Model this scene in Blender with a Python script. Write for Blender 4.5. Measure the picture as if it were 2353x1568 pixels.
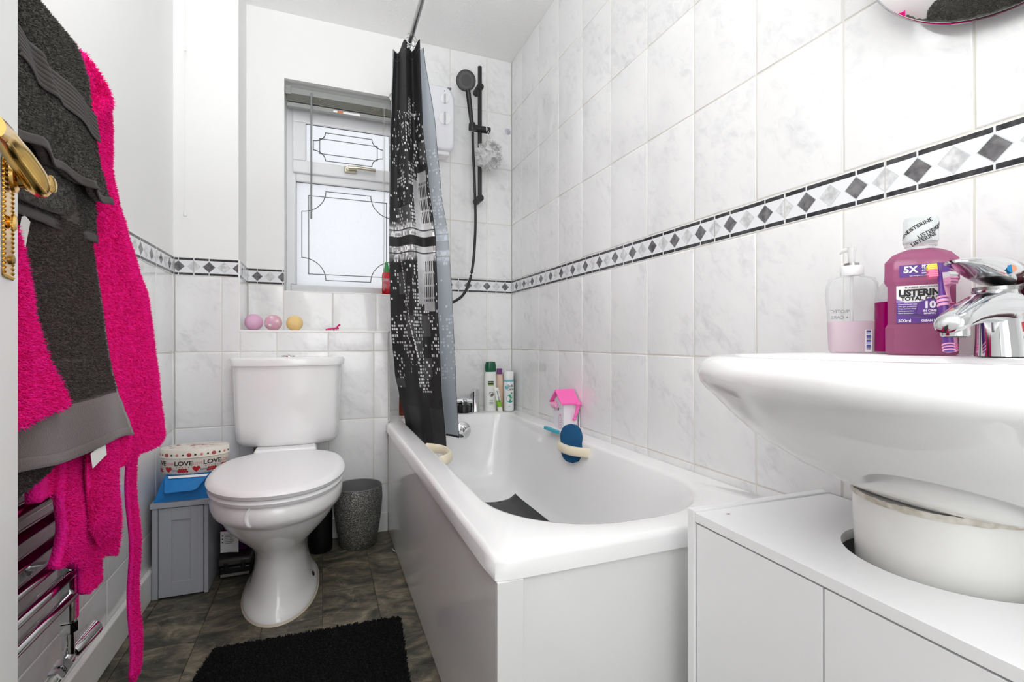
import bpy, bmesh, math, random
from mathutils import Vector, Matrix
random.seed(7)
SC = bpy.context.scene
COL = SC.collection
PI = math.pi
for o in list(bpy.data.objects):
    bpy.data.objects.remove(o)

# ------------------------------------------------------------------ camera, world, light, exposure
EYE = 0.83
cam_data = bpy.data.cameras.new('camera')
cam_data.sensor_fit = 'HORIZONTAL'
cam_data.sensor_width = 36.0
cam_data.lens = 36.0 * 1119.0 / 2353.0
cam_data.shift_y = 2.0 / 2353.0
cam_data.clip_start = 0.01
cam = bpy.data.objects.new('camera', cam_data)
COL.objects.link(cam)
cam.location = (0, 0, EYE)
cam.rotation_euler = (PI / 2, 0, -math.radians(21.27))
SC.camera = cam

world = bpy.data.worlds.new('overcast_sky')
SC.world = world
world.use_nodes = True
bgn = world.node_tree.nodes['Background']
bgn.inputs[0].default_value = (0.985, 0.99, 1.0, 1)
bgn.inputs[1].default_value = 0.93

def area(name, loc, rot, sx, sy, power, color=(1, 1, 1)):
    d = bpy.data.lights.new(name, 'AREA')
    d.shape = 'RECTANGLE'
    d.size = sx
    d.size_y = sy
    d.energy = power
    d.color = color
    o = bpy.data.objects.new(name, d)
    COL.objects.link(o)
    o.location = loc
    o.rotation_euler = rot
    return o

# the added ceiling globe, out of view, is built further down and glows itself
LAMP_GLOW = 7.0
# added fill lamp beyond the open doorway, brightens the room from behind the camera
area('doorway_fill', (0.30, -0.55, 1.45), (PI / 2, 0, 0), 0.75, 1.5, 8.5, (0.972, 0.99, 0.99))
# the photographer's flash, turned up to bounce off the ceiling
area('bounced_flash', (-0.03, -0.03, 1.32), Vector((-0.20, 0.55, 0.81)).to_track_quat('-Z', 'Y').to_euler(), 0.22, 0.22, 12.5, (0.972, 0.99, 0.99)).data.spread = math.radians(105)

SC.view_settings.view_transform = 'Standard'
SC.view_settings.look = 'None'
SC.view_settings.gamma = 1.0
SC.view_settings.use_curve_mapping = False
SC.view_settings.exposure = 0.27
SC.cycles.diffuse_bounces = 6
SC.cycles.glossy_bounces = 4
SC.cycles.transmission_bounces = 4
SC.cycles.max_bounces = 8
SC.cycles.transparent_max_bounces = 10
SC.cycles.use_adaptive_sampling = True
SC.cycles.adaptive_threshold = 0.06
SC.cycles.caustics_reflective = False
SC.cycles.caustics_refractive = False

# ------------------------------------------------------------------ helpers
def rgb(r, g, b):
    f = lambda c: ((c / 255 + 0.055) / 1.055) ** 2.4 if c > 10.31 else c / 255 / 12.92
    return (f(r), f(g), f(b), 1)

class MB:
    """collects geometry; build() links it as one mesh object"""
    def __init__(s):
        s.v = []; s.f = []; s.m = []
    def add(s, verts, faces, m=0):
        b = len(s.v)
        s.v += [tuple(p) for p in verts]
        s.f += [tuple(b + i for i in f) for f in faces]
        s.m += [m] * len(faces)
        return s
    def box(s, x0, x1, y0, y1, z0, z1, m=0):
        return s.add([(x0, y0, z0), (x1, y0, z0), (x1, y1, z0), (x0, y1, z0), (x0, y0, z1), (x1, y0, z1), (x1, y1, z1), (x0, y1, z1)],
                     [(0, 3, 2, 1), (4, 5, 6, 7), (0, 1, 5, 4), (1, 2, 6, 5), (2, 3, 7, 6), (3, 0, 4, 7)], m)
    def rings(s, rings, cap0=True, cap1=True, m=0, closed=True):
        n = len(rings[0]); vs = []; fs = []
        for r in rings:
            vs += list(r)
        for k in range(len(rings) - 1):
            for i in range(n if closed else n - 1):
                j = (i + 1) % n
                fs.append((k * n + i, k * n + j, (k + 1) * n + j, (k + 1) * n + i))
        if cap0: fs.append(tuple(reversed(range(n))))
        if cap1: fs.append(tuple((len(rings) - 1) * n + i for i in range(n)))
        return s.add(vs, fs, m)
    def lathe(s, prof, c=(0, 0, 0), n=32, m=0, cap0=True, cap1=True, axis=(0, 0, 1), sx=1, sy=1, rot=0):
        q = Vector((0, 0, 1)).rotation_difference(Vector(axis).normalized())
        cv = Vector(c); R = []
        for r, z in prof:
            ring = []
            for i in range(n):
                a = 2 * PI * i / n
                x, y = r * sx * math.cos(a), r * sy * math.sin(a)
                x, y = x * math.cos(rot) - y * math.sin(rot), x * math.sin(rot) + y * math.cos(rot)
                ring.append(tuple(cv + q @ Vector((x, y, z))))
            R.append(ring)
        return s.rings(R, cap0, cap1, m)
    def tube(s, pts, r, n=10, m=0, flat=1.0, caps=True, up=(0, 0, 1)):
        P = [Vector(p) for p in pts]; R = []
        for i, p in enumerate(P):
            t = (P[min(i + 1, len(P) - 1)] - P[max(i - 1, 0)]).normalized()
            u = Vector(up)
            if abs(t.dot(u)) > 0.97: u = Vector((1, 0, 0)) if abs(t.x) < .9 else Vector((0, 1, 0))
            a = t.cross(u).normalized(); b = a.cross(t).normalized()
            rr = r[i] if isinstance(r, (list, tuple)) else r
            R.append([tuple(p + a * (rr * math.cos(2 * PI * k / n)) + b * (rr * flat * math.sin(2 * PI * k / n))) for k in range(n)])
        return s.rings(R, caps, caps, m)
    def grid(s, fn, nu, nv, m=0, flip=False):
        vs = [fn(i / nu, j / nv) for j in range(nv + 1) for i in range(nu + 1)]; fs = []
        for j in range(nv):
            for i in range(nu):
                a = j * (nu + 1) + i
                q = (a, a + 1, a + nu + 2, a + nu + 1)
                fs.append(tuple(reversed(q)) if flip else q)
        return s.add(vs, fs, m)
    def prism(s, poly, fn, d0, d1, m=0):
        """poly: 2D outline; fn(x, y, d) -> 3D"""
        n = len(poly)
        vs = [fn(x, y, d0) for x, y in poly] + [fn(x, y, d1) for x, y in poly]
        fs = [tuple(reversed(range(n))), tuple(range(n, 2 * n))] + [(i, (i + 1) % n, n + (i + 1) % n, n + i) for i in range(n)]
        return s.add(vs, fs, m)
    def mesh(s, name, mats, smooth=True, angle=38):
        me = bpy.data.meshes.new(name)
        me.from_pydata(s.v, [], s.f)
        for mt in (mats if isinstance(mats, (list, tuple)) else [mats]):
            me.materials.append(mt)
        if len(set(s.m)) > 1:
            me.polygons.foreach_set('material_index', s.m)
        bm = bmesh.new(); bm.from_mesh(me)
        bmesh.ops.recalc_face_normals(bm, faces=bm.faces)
        bm.to_mesh(me); bm.free()
        if smooth:
            me.shade_smooth()
            me.set_sharp_from_angle(angle=math.radians(angle))
        me.update()
        return me
    def build(s, name, mats, parent=None, smooth=True, angle=38, bevel=0, seg=2, sub=0, **kw):
        me = s.mesh(name, mats, smooth, angle)
        return link(name, me, parent, bevel, seg, sub, **kw)

def link(name, me, parent=None, bevel=0, seg=2, sub=0, **kw):
    o = bpy.data.objects.new(name, me)
    COL.objects.link(o)
    if parent: adopt(o, parent)
    if bevel:
        b = o.modifiers.new('bevel', 'BEVEL'); b.width = bevel; b.segments = seg; b.limit_method = 'ANGLE'; b.angle_limit = math.radians(40); b.harden_normals = False
    if sub:
        b = o.modifiers.new('subdivision', 'SUBSURF'); b.levels = sub; b.render_levels = sub
    tag(o, **kw)
    return o

def adopt(o, parent):
    """meshes are written in world coordinates; undo the root's own position (a turned root turns its parts)"""
    o.parent = parent
    if parent.parent is None:
        o.matrix_parent_inverse = Matrix.Translation(-Vector(parent.location))

def tag(o, label=None, cat=None, group=None, kind=None):
    if label: o['label'] = label
    if cat: o['category'] = cat
    if group: o['group'] = group
    if kind: o['kind'] = kind
    return o

def thing(name, loc, label, cat, group=None):
    o = bpy.data.objects.new(name, None)
    o.empty_display_size = 0.03
    COL.objects.link(o)
    o.location = loc
    return tag(o, label, cat, group)

# ---- node helpers
class NT:
    def __init__(s, name):
        s.mat = bpy.data.materials.new(name); s.mat.use_nodes = True
        s.t = s.mat.node_tree; s.n = s.t.nodes; s.bsdf = s.n['Principled BSDF']; s.out = s.n['Material Output']
    def node(s, typ, props=None, **ins):
        nd = s.n.new(typ)
        for k, v in (props or {}).items(): setattr(nd, k, v)
        for k, v in ins.items():
            key = int(k[1:]) if k[0] == '_' and k[1:].isdigit() else k.replace('__', ' ')
            s.set(nd.inputs[key], v)
        return nd
    def set(s, sock, v):
        if isinstance(v, bpy.types.NodeSocket): s.t.links.new(v, sock)
        else: sock.default_value = v
    def math(s, op, a, b=0.0, c=0.0):
        nd = s.n.new('ShaderNodeMath'); nd.operation = op
        s.set(nd.inputs[0], a); s.set(nd.inputs[1], b); s.set(nd.inputs[2], c)
        return nd.outputs[0]
    def vec(s, op, a, b=None, scale=None):
        nd = s.n.new('ShaderNodeVectorMath'); nd.operation = op
        s.set(nd.inputs[0], a)
        if b is not None: s.set(nd.inputs[1], b)
        if scale is not None: s.set(nd.inputs['Scale'], scale)
        return nd.outputs[1] if op in ('DOT_PRODUCT', 'LENGTH', 'DISTANCE') else nd.outputs[0]
    def noise(s, vec, scale, detail=3, rough=.5, dist=0):
        nd = s.node('ShaderNodeTexNoise', None, Scale=scale, Detail=detail, Roughness=rough, Distortion=dist)
        if vec is not None: s.set(nd.inputs['Vector'], vec)
        return nd.outputs[0]
    def ramp(s, fac, stops):
        nd = s.n.new('ShaderNodeValToRGB'); s.set(nd.inputs[0], fac)
        e = nd.color_ramp.elements
        while len(e) < len(stops): e.new(.5)
        for i, (p, c) in enumerate(stops):
            e[i].position = p; e[i].color = c if len(c) == 4 else (*c, 1)
        return nd.outputs[0]
    def mix(s, fac, a, b):
        nd = s.n.new('ShaderNodeMix'); nd.data_type = 'RGBA'
        s.set(nd.inputs[0], fac); s.set(nd.inputs[6], a); s.set(nd.inputs[7], b)
        return nd.outputs[2]
    def pos(s):
        return s.n.new('ShaderNodeNewGeometry').outputs['Position']
    def bump(s, h, strength=.3, dist=.002):
        nd = s.node('ShaderNodeBump', None, Strength=strength, Distance=dist, Height=h)
        s.set(s.bsdf.inputs['Normal'], nd.outputs[0])
    def p(s, **kw):
        for k, v in kw.items(): s.set(s.bsdf.inputs[k.replace('__', ' ')], v)
        return s

def M(name, col, rough=.5, metal=0.0, bump=None, var=None, trans=0.0, ior=1.5, coat=0.0, sheen=0.0, emis=None):
    t = NT(name)
    c = col
    if var:
        nz = t.noise(t.pos(), var[0], 4)
        c = t.mix(t.ramp(nz, [(.35, (0, 0, 0)), (.68, (1, 1, 1))]), col, var[1])
    t.p(Base__Color=c, Roughness=rough, Metallic=metal, IOR=ior)
    if trans: t.p(Transmission__Weight=trans)
    if coat: t.p(Coat__Weight=coat, Coat__Roughness=.05)
    if sheen: t.p(Sheen__Weight=sheen, Sheen__Roughness=.5)
    if emis: t.p(Emission__Color=emis[0], Emission__Strength=emis[1])
    if bump: t.bump(t.noise(t.pos(), bump[0], 3), bump[1], bump[2])
    return t.mat

def clear_mat(name, tint, clear=.8, rough=.05, body=None):
    """thin clear plastic: mostly see-through, some surface gloss and a little milky body"""
    t = NT(name)
    tr = t.node('ShaderNodeBsdfTransparent', None, Color=tint)
    t.p(Base__Color=body or (.8, .82, .82, 1), Roughness=rough)
    lw = t.node('ShaderNodeLayerWeight', None, Blend=.35)
    fac = t.math('ADD', t.math('MULTIPLY', lw.outputs['Facing'], .55), 1 - clear)
    fac = t.math('MINIMUM', fac, 1.0)
    mx = t.node('ShaderNodeMixShader', None, _0=fac, _1=tr.outputs[0], _2=t.bsdf.outputs[0])
    t.t.links.new(mx.outputs[0], t.out.inputs[0])
    return t.mat

def text_geo(s, size, bold=0.0, align='CENTER', sx=1.0):
    cu = bpy.data.curves.new('lettering', 'FONT')
    cu.body = s; cu.size = size; cu.align_x = align; cu.align_y = 'CENTER'; cu.offset = bold; cu.resolution_u = 3
    ob = bpy.data.objects.new('lettering', cu)
    COL.objects.link(ob)
    me = bpy.data.meshes.new_from_object(ob.evaluated_get(bpy.context.evaluated_depsgraph_get()))
    bm = bmesh.new(); bm.from_mesh(me); bmesh.ops.triangulate(bm, faces=bm.faces)
    vs = [(v.co.x * sx, v.co.y) for v in bm.verts]; fs = [tuple(v.index for v in f.verts) for f in bm.faces]
    bm.free()
    bpy.data.objects.remove(ob); bpy.data.curves.remove(cu); bpy.data.meshes.remove(me)
    return vs, fs

def lettering(mb, s, size, fn, cx=0, cy=0, bold=0.0, align='CENTER', rot=0.0, mirror=False, m=0, sx=1.0):
    """flat print: fn(x, y) maps print space to the thing's surface"""
    vs, fs = text_geo(s, size, bold, align, sx)
    ca, sa = math.cos(rot), math.sin(rot)
    out = []
    for x, y in vs:
        if mirror: x = -x
        out.append(fn(cx + x * ca - y * sa, cy + x * sa + y * ca))
    mb.add(out, fs, m)

def inside_rrect(x, y, x0, x1, y0, y1, r):
    """r: radii for the corners (x0y0, x1y0, x1y1, x0y1), each a number or an (rx, ry) pair"""
    if x < x0 or x > x1 or y < y0 or y > y1: return False
    for k, (cx, cy, sx, sy) in enumerate(((x0, y0, 1, 1), (x1, y0, -1, 1), (x1, y1, -1, -1), (x0, y1, 1, -1))):
        rx, ry = r[k] if isinstance(r[k], tuple) else (r[k], r[k])
        if rx <= 0: continue
        ax, ay = (cx + sx * rx - x) * sx, (cy + sy * ry - y) * sy
        if ax > 0 and ay > 0 and (ax / rx) ** 2 + (ay / ry) ** 2 > 1: return False
    return True

def rr_ring(c, x0, x1, y0, y1, r, z, n=160):
    """outline of a rounded rectangle sampled by direction from c"""
    out = []
    for i in range(n):
        a = 2 * PI * i / n
        dx, dy = math.cos(a), math.sin(a); lo, hi = 0, 4.0
        for _ in range(26):
            md = (lo + hi) / 2
            if inside_rrect(c[0] + dx * md, c[1] + dy * md, x0, x1, y0, y1, r): lo = md
            else: hi = md
        out.append((c[0] + dx * lo, c[1] + dy * lo, z))
    return out

def smooth_path(pts, n=8):
    """Catmull-Rom through pts"""
    P = [Vector(p) for p in pts]; out = []
    for i in range(len(P) - 1):
        p0, p1, p2, p3 = P[max(i - 1, 0)], P[i], P[i + 1], P[min(i + 2, len(P) - 1)]
        for k in range(n):
            t = k / n
            out.append(0.5 * ((2 * p1) + (p2 - p0) * t + (2 * p0 - 5 * p1 + 4 * p2 - p3) * t * t + (3 * p1 - p0 - 3 * p2 + p3) * t ** 3))
    out.append(P[-1])
    return out

def lerp_tab(tab, z):
    """tab: rows (key, a, b, ...) with rising keys"""
    if z <= tab[0][0]: return tab[0][1:]
    for r0, r1 in zip(tab, tab[1:]):
        if z <= r1[0]:
            t = (z - r0[0]) / (r1[0] - r0[0]); t = t * t * (3 - 2 * t) * .5 + t * .5
            return tuple(a + (b - a) * t for a, b in zip(r0[1:], r1[1:]))
    return tab[-1][1:]

# ------------------------------------------------------------------ materials
def marble_tile():
    t = NT('white_marbled_tile')
    ob = t.n.new('ShaderNodeObjectInfo').outputs['Random']
    p = t.pos()
    d = (0.577, -0.577, -0.577)
    al = t.vec('DOT_PRODUCT', p, d)
    off = t.vec('SCALE', d, scale=t.math('MULTIPLY', al, -0.86))
    q = t.vec('ADD', p, off)
    q = t.vec('ADD', q, t.vec('SCALE', (1.3, 2.1, 3.7), scale=t.math('MULTIPLY', ob, 9.0)))
    n1 = t.noise(q, 44, 5, .6, .5)
    n2 = t.noise(q, 9, 3, .5, .4)
    f = t.math('MULTIPLY', n1, n2)
    c = t.ramp(f, [(.16, rgb(242, 242, 242)), (.27, rgb(240, 240, 240)), (.36, rgb(233, 233, 234)), (.46, rgb(222, 223, 225))])
    t.p(Base__Color=c, Roughness=.13, Coat__Weight=.25)
    t.bump(t.noise(p, 7, 2), .06, .004)
    return t.mat

MAT = {}
MAT['tile'] = marble_tile()
MAT['grout'] = M('cream_grout', rgb(226, 222, 212), .9)
MAT['paint'] = M('white_wall_paint', rgb(245, 245, 244), .6, bump=(60, .05, .002))
MAT['paint_side'] = MAT['paint']
MAT['gloss_white'] = M('white_gloss_paint', rgb(246, 246, 243), .25)
MAT['plastic_white'] = M('white_plastic', rgb(246, 246, 247), .3)
MAT['upvc'] = M('white_window_plastic', rgb(236, 237, 239), .3)
MAT['ceramic'] = M('white_glazed_ceramic', rgb(247, 247, 247), .07, coat=.4)
MAT['acrylic'] = M('white_bath_acrylic', rgb(248, 248, 248), .12, coat=.3)
MAT['panel'] = M('white_bath_panel', rgb(232, 232, 231), .1, coat=.2)
MAT['melamine'] = M('white_melamine_board', rgb(246, 246, 247), .35)
MAT['chrome'] = M('chrome', (.72, .73, .74, 1), .06, 1.0)
MAT['chrome_scaled'] = M('limescaled_chrome', (.70, .71, .72, 1), .10, 1.0, bump=(180, .12, .0008))
MAT['brass'] = M('polished_brass', (.80, .53, .17, 1), .16, 1.0, bump=(50, .05, .001))
MAT['steel'] = M('brushed_grey_metal', (.45, .45, .44, 1), .3, 1.0)
MAT['black_matt'] = M('matt_black_metal', rgb(22, 23, 24), .42)
MAT['black_plastic'] = M('black_plastic', rgb(14, 14, 15), .35)
MAT['dark_strip'] = M('dark_marbled_print', rgb(28, 29, 31), .15, var=(70, rgb(72, 72, 74)))
MAT['dark_diamond'] = M('grey_marbled_print', rgb(80, 78, 80), .15, var=(60, rgb(128, 126, 128)))
MAT['light_diamond'] = M('pale_marbled_print', rgb(232, 232, 232), .15, var=(75, rgb(186, 188, 190)))
MAT['border_white'] = M('border_tile_glaze', rgb(238, 239, 242), .13)
MAT['border_line'] = M('pale_grey_print_line', rgb(206, 212, 214), .2)
MAT['white_print'] = M('white_print', rgb(245, 245, 245), .5)
MAT['black_print'] = M('black_print', rgb(20, 20, 22), .5)
MAT['grey_print'] = M('grey_print', rgb(128, 130, 132), .5)
# ------------------------------------------------------------------ the room shell
XL, XR, YB, YP, YF, ZC = -0.526, 0.94, 2.42, 2.20, -0.10, 2.32
XP, XB = -0.306, 0.272            # pier edge, boxing end
LEDGE, RIM = 0.876, 0.477
TT = 0.006                        # tile thickness
WX0, WX1, WZ0, WZ1, WY = -0.161, 0.406, 1.062, 2.024, 2.54   # window opening, frame plane

def struct(name, mb, mat, smooth=False, bevel=0):
    return mb.build(name, mat, None, smooth, bevel=bevel, kind='structure')

def floor_mat():
    t = NT('dark_stone_vinyl')
    ob = t.n.new('ShaderNodeObjectInfo').outputs['Random']
    p = t.vec('ADD', t.pos(), t.vec('SCALE', (3.1, 1.7, 0), scale=t.math('MULTIPLY', ob, 5.0)))
    st = t.vec('MULTIPLY', p, (7, 13, 1))
    n1 = t.noise(st, 1.0, 8, .66, 1.6)
    n2 = t.noise(p, 55, 4, .6)
    f = t.math('ADD', t.math('MULTIPLY', n1, .8), t.math('MULTIPLY', n2, .2))
    c = t.ramp(f, [(.32, rgb(30, 30, 24)), (.45, rgb(72, 70, 59)), (.56, rgb(112, 104, 87)), (.70, rgb(160, 148, 126))])
    # pale veins like scratches, and a little dust
    v = t.node('ShaderNodeTexVoronoi', {'feature': 'DISTANCE_TO_EDGE'}, Scale=1.0, Vector=t.vec('ADD', t.vec('MULTIPLY', p, (6, 9, 1)), t.vec('SCALE', t.node('ShaderNodeTexNoise', None, Scale=6.0, Vector=p).outputs[1], scale=.9)))
    vein = t.math('LESS_THAN', v.outputs['Distance'], .006)
    vein = t.math('MULTIPLY', vein, t.math('GREATER_THAN', t.noise(p, 8, 2), .53))
    c = t.mix(t.math('MULTIPLY', vein, .55), c, rgb(140, 132, 115))
    d = t.node('ShaderNodeTexVoronoi', None, Scale=95.0, Vector=p)
    dust = t.math('MULTIPLY', t.math('LESS_THAN', d.outputs['Distance'], .12), t.math('GREATER_THAN', t.noise(p, 12, 2), .58))
    c = t.mix(t.math('MULTIPLY', dust, .6), c, rgb(170, 160, 140))
    t.p(Base__Color=c, Roughness=t.math('ADD', .32, t.math('MULTIPLY', n2, .25)))
    t.bump(n1, .15, .002)
    return t.mat
MAT['vinyl'] = floor_mat()
MAT['vinyl_seam'] = M('floor_seam', rgb(70, 68, 60), .8)

floor = struct('floor', MB().box(XL - .1, XR + .1, YF - 1.2, YB + .1, -.08, -.0035), MAT['vinyl_seam'])
def plank_mesh(w, l):
    t, b = .0035, .0007
    v = [(-w / 2, -l / 2, -t), (w / 2, -l / 2, -t), (w / 2, l / 2, -t), (-w / 2, l / 2, -t),
         (-w / 2, -l / 2, -b), (w / 2, -l / 2, -b), (w / 2, l / 2, -b), (-w / 2, l / 2, -b),
         (-w / 2 + b, -l / 2 + b, 0), (w / 2 - b, -l / 2 + b, 0), (w / 2 - b, l / 2 - b, 0), (-w / 2 + b, l / 2 - b, 0)]
    f = [(0, 3, 2, 1), (8, 9, 10, 11)] + [(i, (i + 1) % 4, 4 + (i + 1) % 4, 4 + i) for i in range(4)] + [(4 + i, 4 + (i + 1) % 4, 8 + (i + 1) % 4, 8 + i) for i in range(4)]
    return MB().add(v, f).mesh('plank', MAT['vinyl'], False)
PW, PL = .1635, .305
ends = {}
for k in range(-4, 3):
    x0 = max(k * PW, XL); x1 = min((k + 1) * PW, .33)
    y = YF - (.15 if k % 2 else 0)
    while y < YP:
        ya, yb = max(y, YF), min(y + PL, YP)
        if yb - ya > .01:
            key = (round(x1 - x0, 4), round(yb - ya, 4))
            if key not in ends: ends[key] = plank_mesh(key[0] - .0011, key[1] - .0011)
            o = link('plank', ends[key], floor)
            o.location = ((x0 + x1) / 2, (ya + yb) / 2, 0)
        y += PL

# --- walls
def wall_ceiling_mat():
    t = NT('white_stippled_ceiling')
    p = t.pos()
    h = t.math('ADD', t.noise(p, 150, 4, .6), t.math('MULTIPLY', t.noise(p, 60, 2), .6))
    t.p(Base__Color=rgb(248, 248, 247), Roughness=.45)
    t.bump(h, .55, .006)
    return t.mat
struct('ceiling', MB().box(XL - .1, XR + .1, YF - .1, YB + .1, ZC, ZC + .08), wall_ceiling_mat())
wall_left = struct('wall_left', MB().box(XL - .1, XL - TT, YF - .1, YB + .1, -.05, ZC), MAT['paint'])
wall_right = struct('wall_right', MB().box(XR + TT, XR + .1, YF - .1, YB + .1, -.05, ZC), MAT['paint'])
DX0, DX1, DZ = -0.10, 0.68, 2.02
wf = MB().box(XL - .1, DX0, YF - .1, YF, -.05, ZC).box(DX1, XR + .1, YF - .1, YF, -.05, ZC).box(DX0, DX1, YF - .1, YF, DZ, ZC)
wall_front = struct('wall_front', wf, MAT['paint'])
y0, y1 = YB + TT, YB + .27
wb = MB().box(XL - .1, WX0, y0, y1, -.05, ZC).box(WX1, XR + .1, y0, y1, -.05, ZC)
wb.box(WX0, WX1, y0, y1, -.05, WZ0).box(WX0, WX1, y0, y1, WZ1, ZC)
wall_back = struct('wall_back', wb, MAT['paint'])
wall_pier = struct('wall_pier', MB().box(XL - TT, XP - TT, YP + TT, YB + TT, -.05, ZC), MAT['paint'])
wall_boxing = struct('wall_boxing', MB().box(XP - TT, XB - TT, YP + TT, YB + TT, -.05, LEDGE - TT), MAT['grout'])

# --- wall tiles, one object per tile, alike tiles share their mesh
tile_cache = {}
def tile_mesh(w, h, name='tile'):
    key = (round(w, 4), round(h, 4))
    if key not in tile_cache:
        b = min(.0022, w * .2); t = TT
        a, c = w / 2, h / 2
        v = [(-a, t, -c), (a, t, -c), (a, t, c), (-a, t, c)]
        v += [(-a, .0016, -c), (a, .0016, -c), (a, .0016, c), (-a, .0016, c)]
        v += [(-a + b * .35, .0004, -c + b * .35), (a - b * .35, .0004, -c + b * .35), (a - b * .35, .0004, c - b * .35), (-a + b * .35, .0004, c - b * .35)]
        v += [(-a + b * 1.6, 0, -c + b * 1.6), (a - b * 1.6, 0, -c + b * 1.6), (a - b * 1.6, 0, c - b * 1.6), (-a + b * 1.6, 0, c - b * 1.6)]
        f = [(3, 2, 1, 0), (12, 13, 14, 15)]
        for k in range(3):
            f += [(4 * k + i, 4 * k + (i + 1) % 4, 4 * k + 4 + (i + 1) % 4, 4 * k + 4 + i) for i in range(4)]
        tile_cache[key] = MB().add(v, f).mesh(name, MAT['tile'], True, 60)
    return tile_cache[key]

FACE = {'-Y': 0.0, '-X': -PI / 2, '+X': PI / 2}
GAP = .0028
def put_tile(wall, face, d, u0, u1, z0, z1):
    """u runs along the wall (world X or Y), d is the plane the tile faces lie in"""
    o = link('tile', tile_mesh(u1 - u0 - GAP, z1 - z0 - GAP), wall)
    uc, zc = (u0 + u1) / 2, (z0 + z1) / 2
    o.location = (uc, d, zc) if face == '-Y' else (d, uc, zc)
    o.rotation_euler = (0, 0, FACE[face])
    return o
def tile_rows(wall, face, d, us, zs):
    for a, b in zip(us, us[1:]):
        for c, e in zip(zs, zs[1:]):
            if b - a > .012 and e - c > .012: put_tile(wall, face, d, a, b, c, e)

def grout_slab(wall, face, d, u0, u1, z0, z1):
    g = MB(); a, b = d + .0016, d + TT
    if face == '-Y': g.box(u0, u1, a, b, z0, z1)
    elif face == '-X': g.box(a, b, u0, u1, z0, z1)
    else: g.box(d - TT, d - .0016, u0, u1, z0, z1)
    return g.build('grout', MAT['grout'], wall, False)

def clip_poly(poly, u0, u1):
    for lim, sg in ((u0, 1), (u1, -1)):
        out = []
        for i in range(len(poly)):
            p, q = poly[i], poly[(i + 1) % len(poly)]
            ip, iq = (p[0] - lim) * sg >= 0, (q[0] - lim) * sg >= 0
            if ip: out.append(p)
            if ip != iq:
                t = (lim - p[0]) / (q[0] - p[0]); out.append((lim, p[1] + (q[1] - p[1]) * t))
        poly = out
        if not poly: return []
    return poly
BZ0, BZ1 = 1.085, 1.157
border_cache = {}
def border_tile(wall, face, d, u0, u1, phase, rev=False):
    """a border tile (or the cut rest of one) from u0 to u1; phase is where in the 0.2 m pattern it starts"""
    w = u1 - u0
    key = (round(w, 4), round(phase, 4))
    if key not in border_cache:
        mb = MB(); H = BZ1 - BZ0 - GAP; g = .0012
        a, b = -w / 2 + g, w / 2 - g
        put = lambda poly, dep, m: mb.prism(poly, lambda x, y, q: (x, q, y), dep, TT, m) if len(poly) > 2 else None
        mb.box(a, b, .0002, TT, -H / 2, H / 2, 0)
        loc = lambda s: s - phase - w / 2
        per = .2035 / .2
        for t0 in (-.2, 0, .2):
            for s0, s1 in ((.0022, .0485), (.0515, .1485), (.1515, .1978)):
                p0, p1 = loc((t0 + s0) * per), loc((t0 + s1) * per)
                for zc in (H / 2 - .0062, -H / 2 + .0062):
                    put(clip_poly([(p0, zc - .0042), (p1, zc - .0042), (p1, zc + .0042), (p0, zc + .0042)], a, b), -.0001, 1)
            for s, m in ((0, 3), (.05, 2), (.1, 3), (.15, 2), (.2, 3)):
                for q, mm, dep in ((.0225, 4, -.00005), (.0207 if m == 2 else .0205, m, -.0001)):
                    c = loc((t0 + s) * per)
                    lo, hi = (c - q, c) if s == .2 else ((c, c + q) if s == 0 else (c - q, c + q))
                    put(clip_poly(clip_poly([(c - q, 0), (c, -q), (c + q, 0), (c, q)], lo, hi), a, b), dep, mm)
        border_cache[key] = mb.mesh('border_tile', [MAT['border_white'], MAT['dark_strip'], MAT['dark_diamond'], MAT['light_diamond'], MAT['border_line']], False)
    o = link('border_tile', border_cache[key], wall)
    uc, zc = (u0 + u1) / 2, (BZ0 + BZ1) / 2
    o.location = (uc, d, zc) if face == '-Y' else (d, uc, zc)
    o.rotation_euler = (0, 0, FACE[face])
    return o
def border_run(wall, face, d, u0, u1, anchor):
    """anchor: where one pattern joint lies"""
    per = .2035
    k = math.floor((u0 - anchor) / per)
    u = anchor + k * per
    while u < u1 - .004:
        a, b = max(u, u0), min(u + per, u1)
        if b - a > .004:
            # the pattern is symmetric, so a wall whose local x runs backwards reads its phase from the other end
            ph = (a - u) if face != '-X' else (u + per - b)
            border_tile(wall, face, d, a, b, ph)
        u += per

ROWS_LOW = [0.0, .204, .497, .790, BZ0]
ROWS_UP = [BZ1, 1.450, 1.743, 2.036, ZC]
# right wall, full height
ys = [YF, .037, .2404] + [.4437 + .2033 * k for k in range(10)] + [YB]
tile_rows(wall_right, '-X', XR, ys, ROWS_LOW)
tile_rows(wall_right, '-X', XR, ys, ROWS_UP)
border_run(wall_right, '-X', XR, YF, YB, .571)
grout_slab(wall_right, '-X', XR, YF, YB, 0, ZC)
# left wall, up to the border
ysl = [.05 + .2003 * k for k in range(0, 11)]
ysl = [1.574 + .2003 * k for k in range(-8, 4)] + [YP]
ysl = [YF] + [y for y in ysl if y > YF + .02]
tile_rows(wall_left, '+X', XL, ysl, ROWS_LOW)
border_run(wall_left, '+X', XL, YF, YP, 2.185)
grout_slab(wall_left, '+X', XL, YF, YP, 0, BZ1)
# pier and boxing front (one plane)
tile_rows(wall_pier, '-Y', YP, [XL, -.369, XP], ROWS_LOW)
border_run(wall_pier, '-Y', YP, XL, XP, -.463)
grout_slab(wall_pier, '-Y', YP, XL, XP, 0, BZ1)
tile_rows(wall_boxing, '-Y', YP, [XP, -.174, .024, .209, XB], [0, .204, .497, .790, LEDGE])
grout_slab(wall_boxing, '-Y', YP, XP, XB, 0, LEDGE - .0005)
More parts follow.
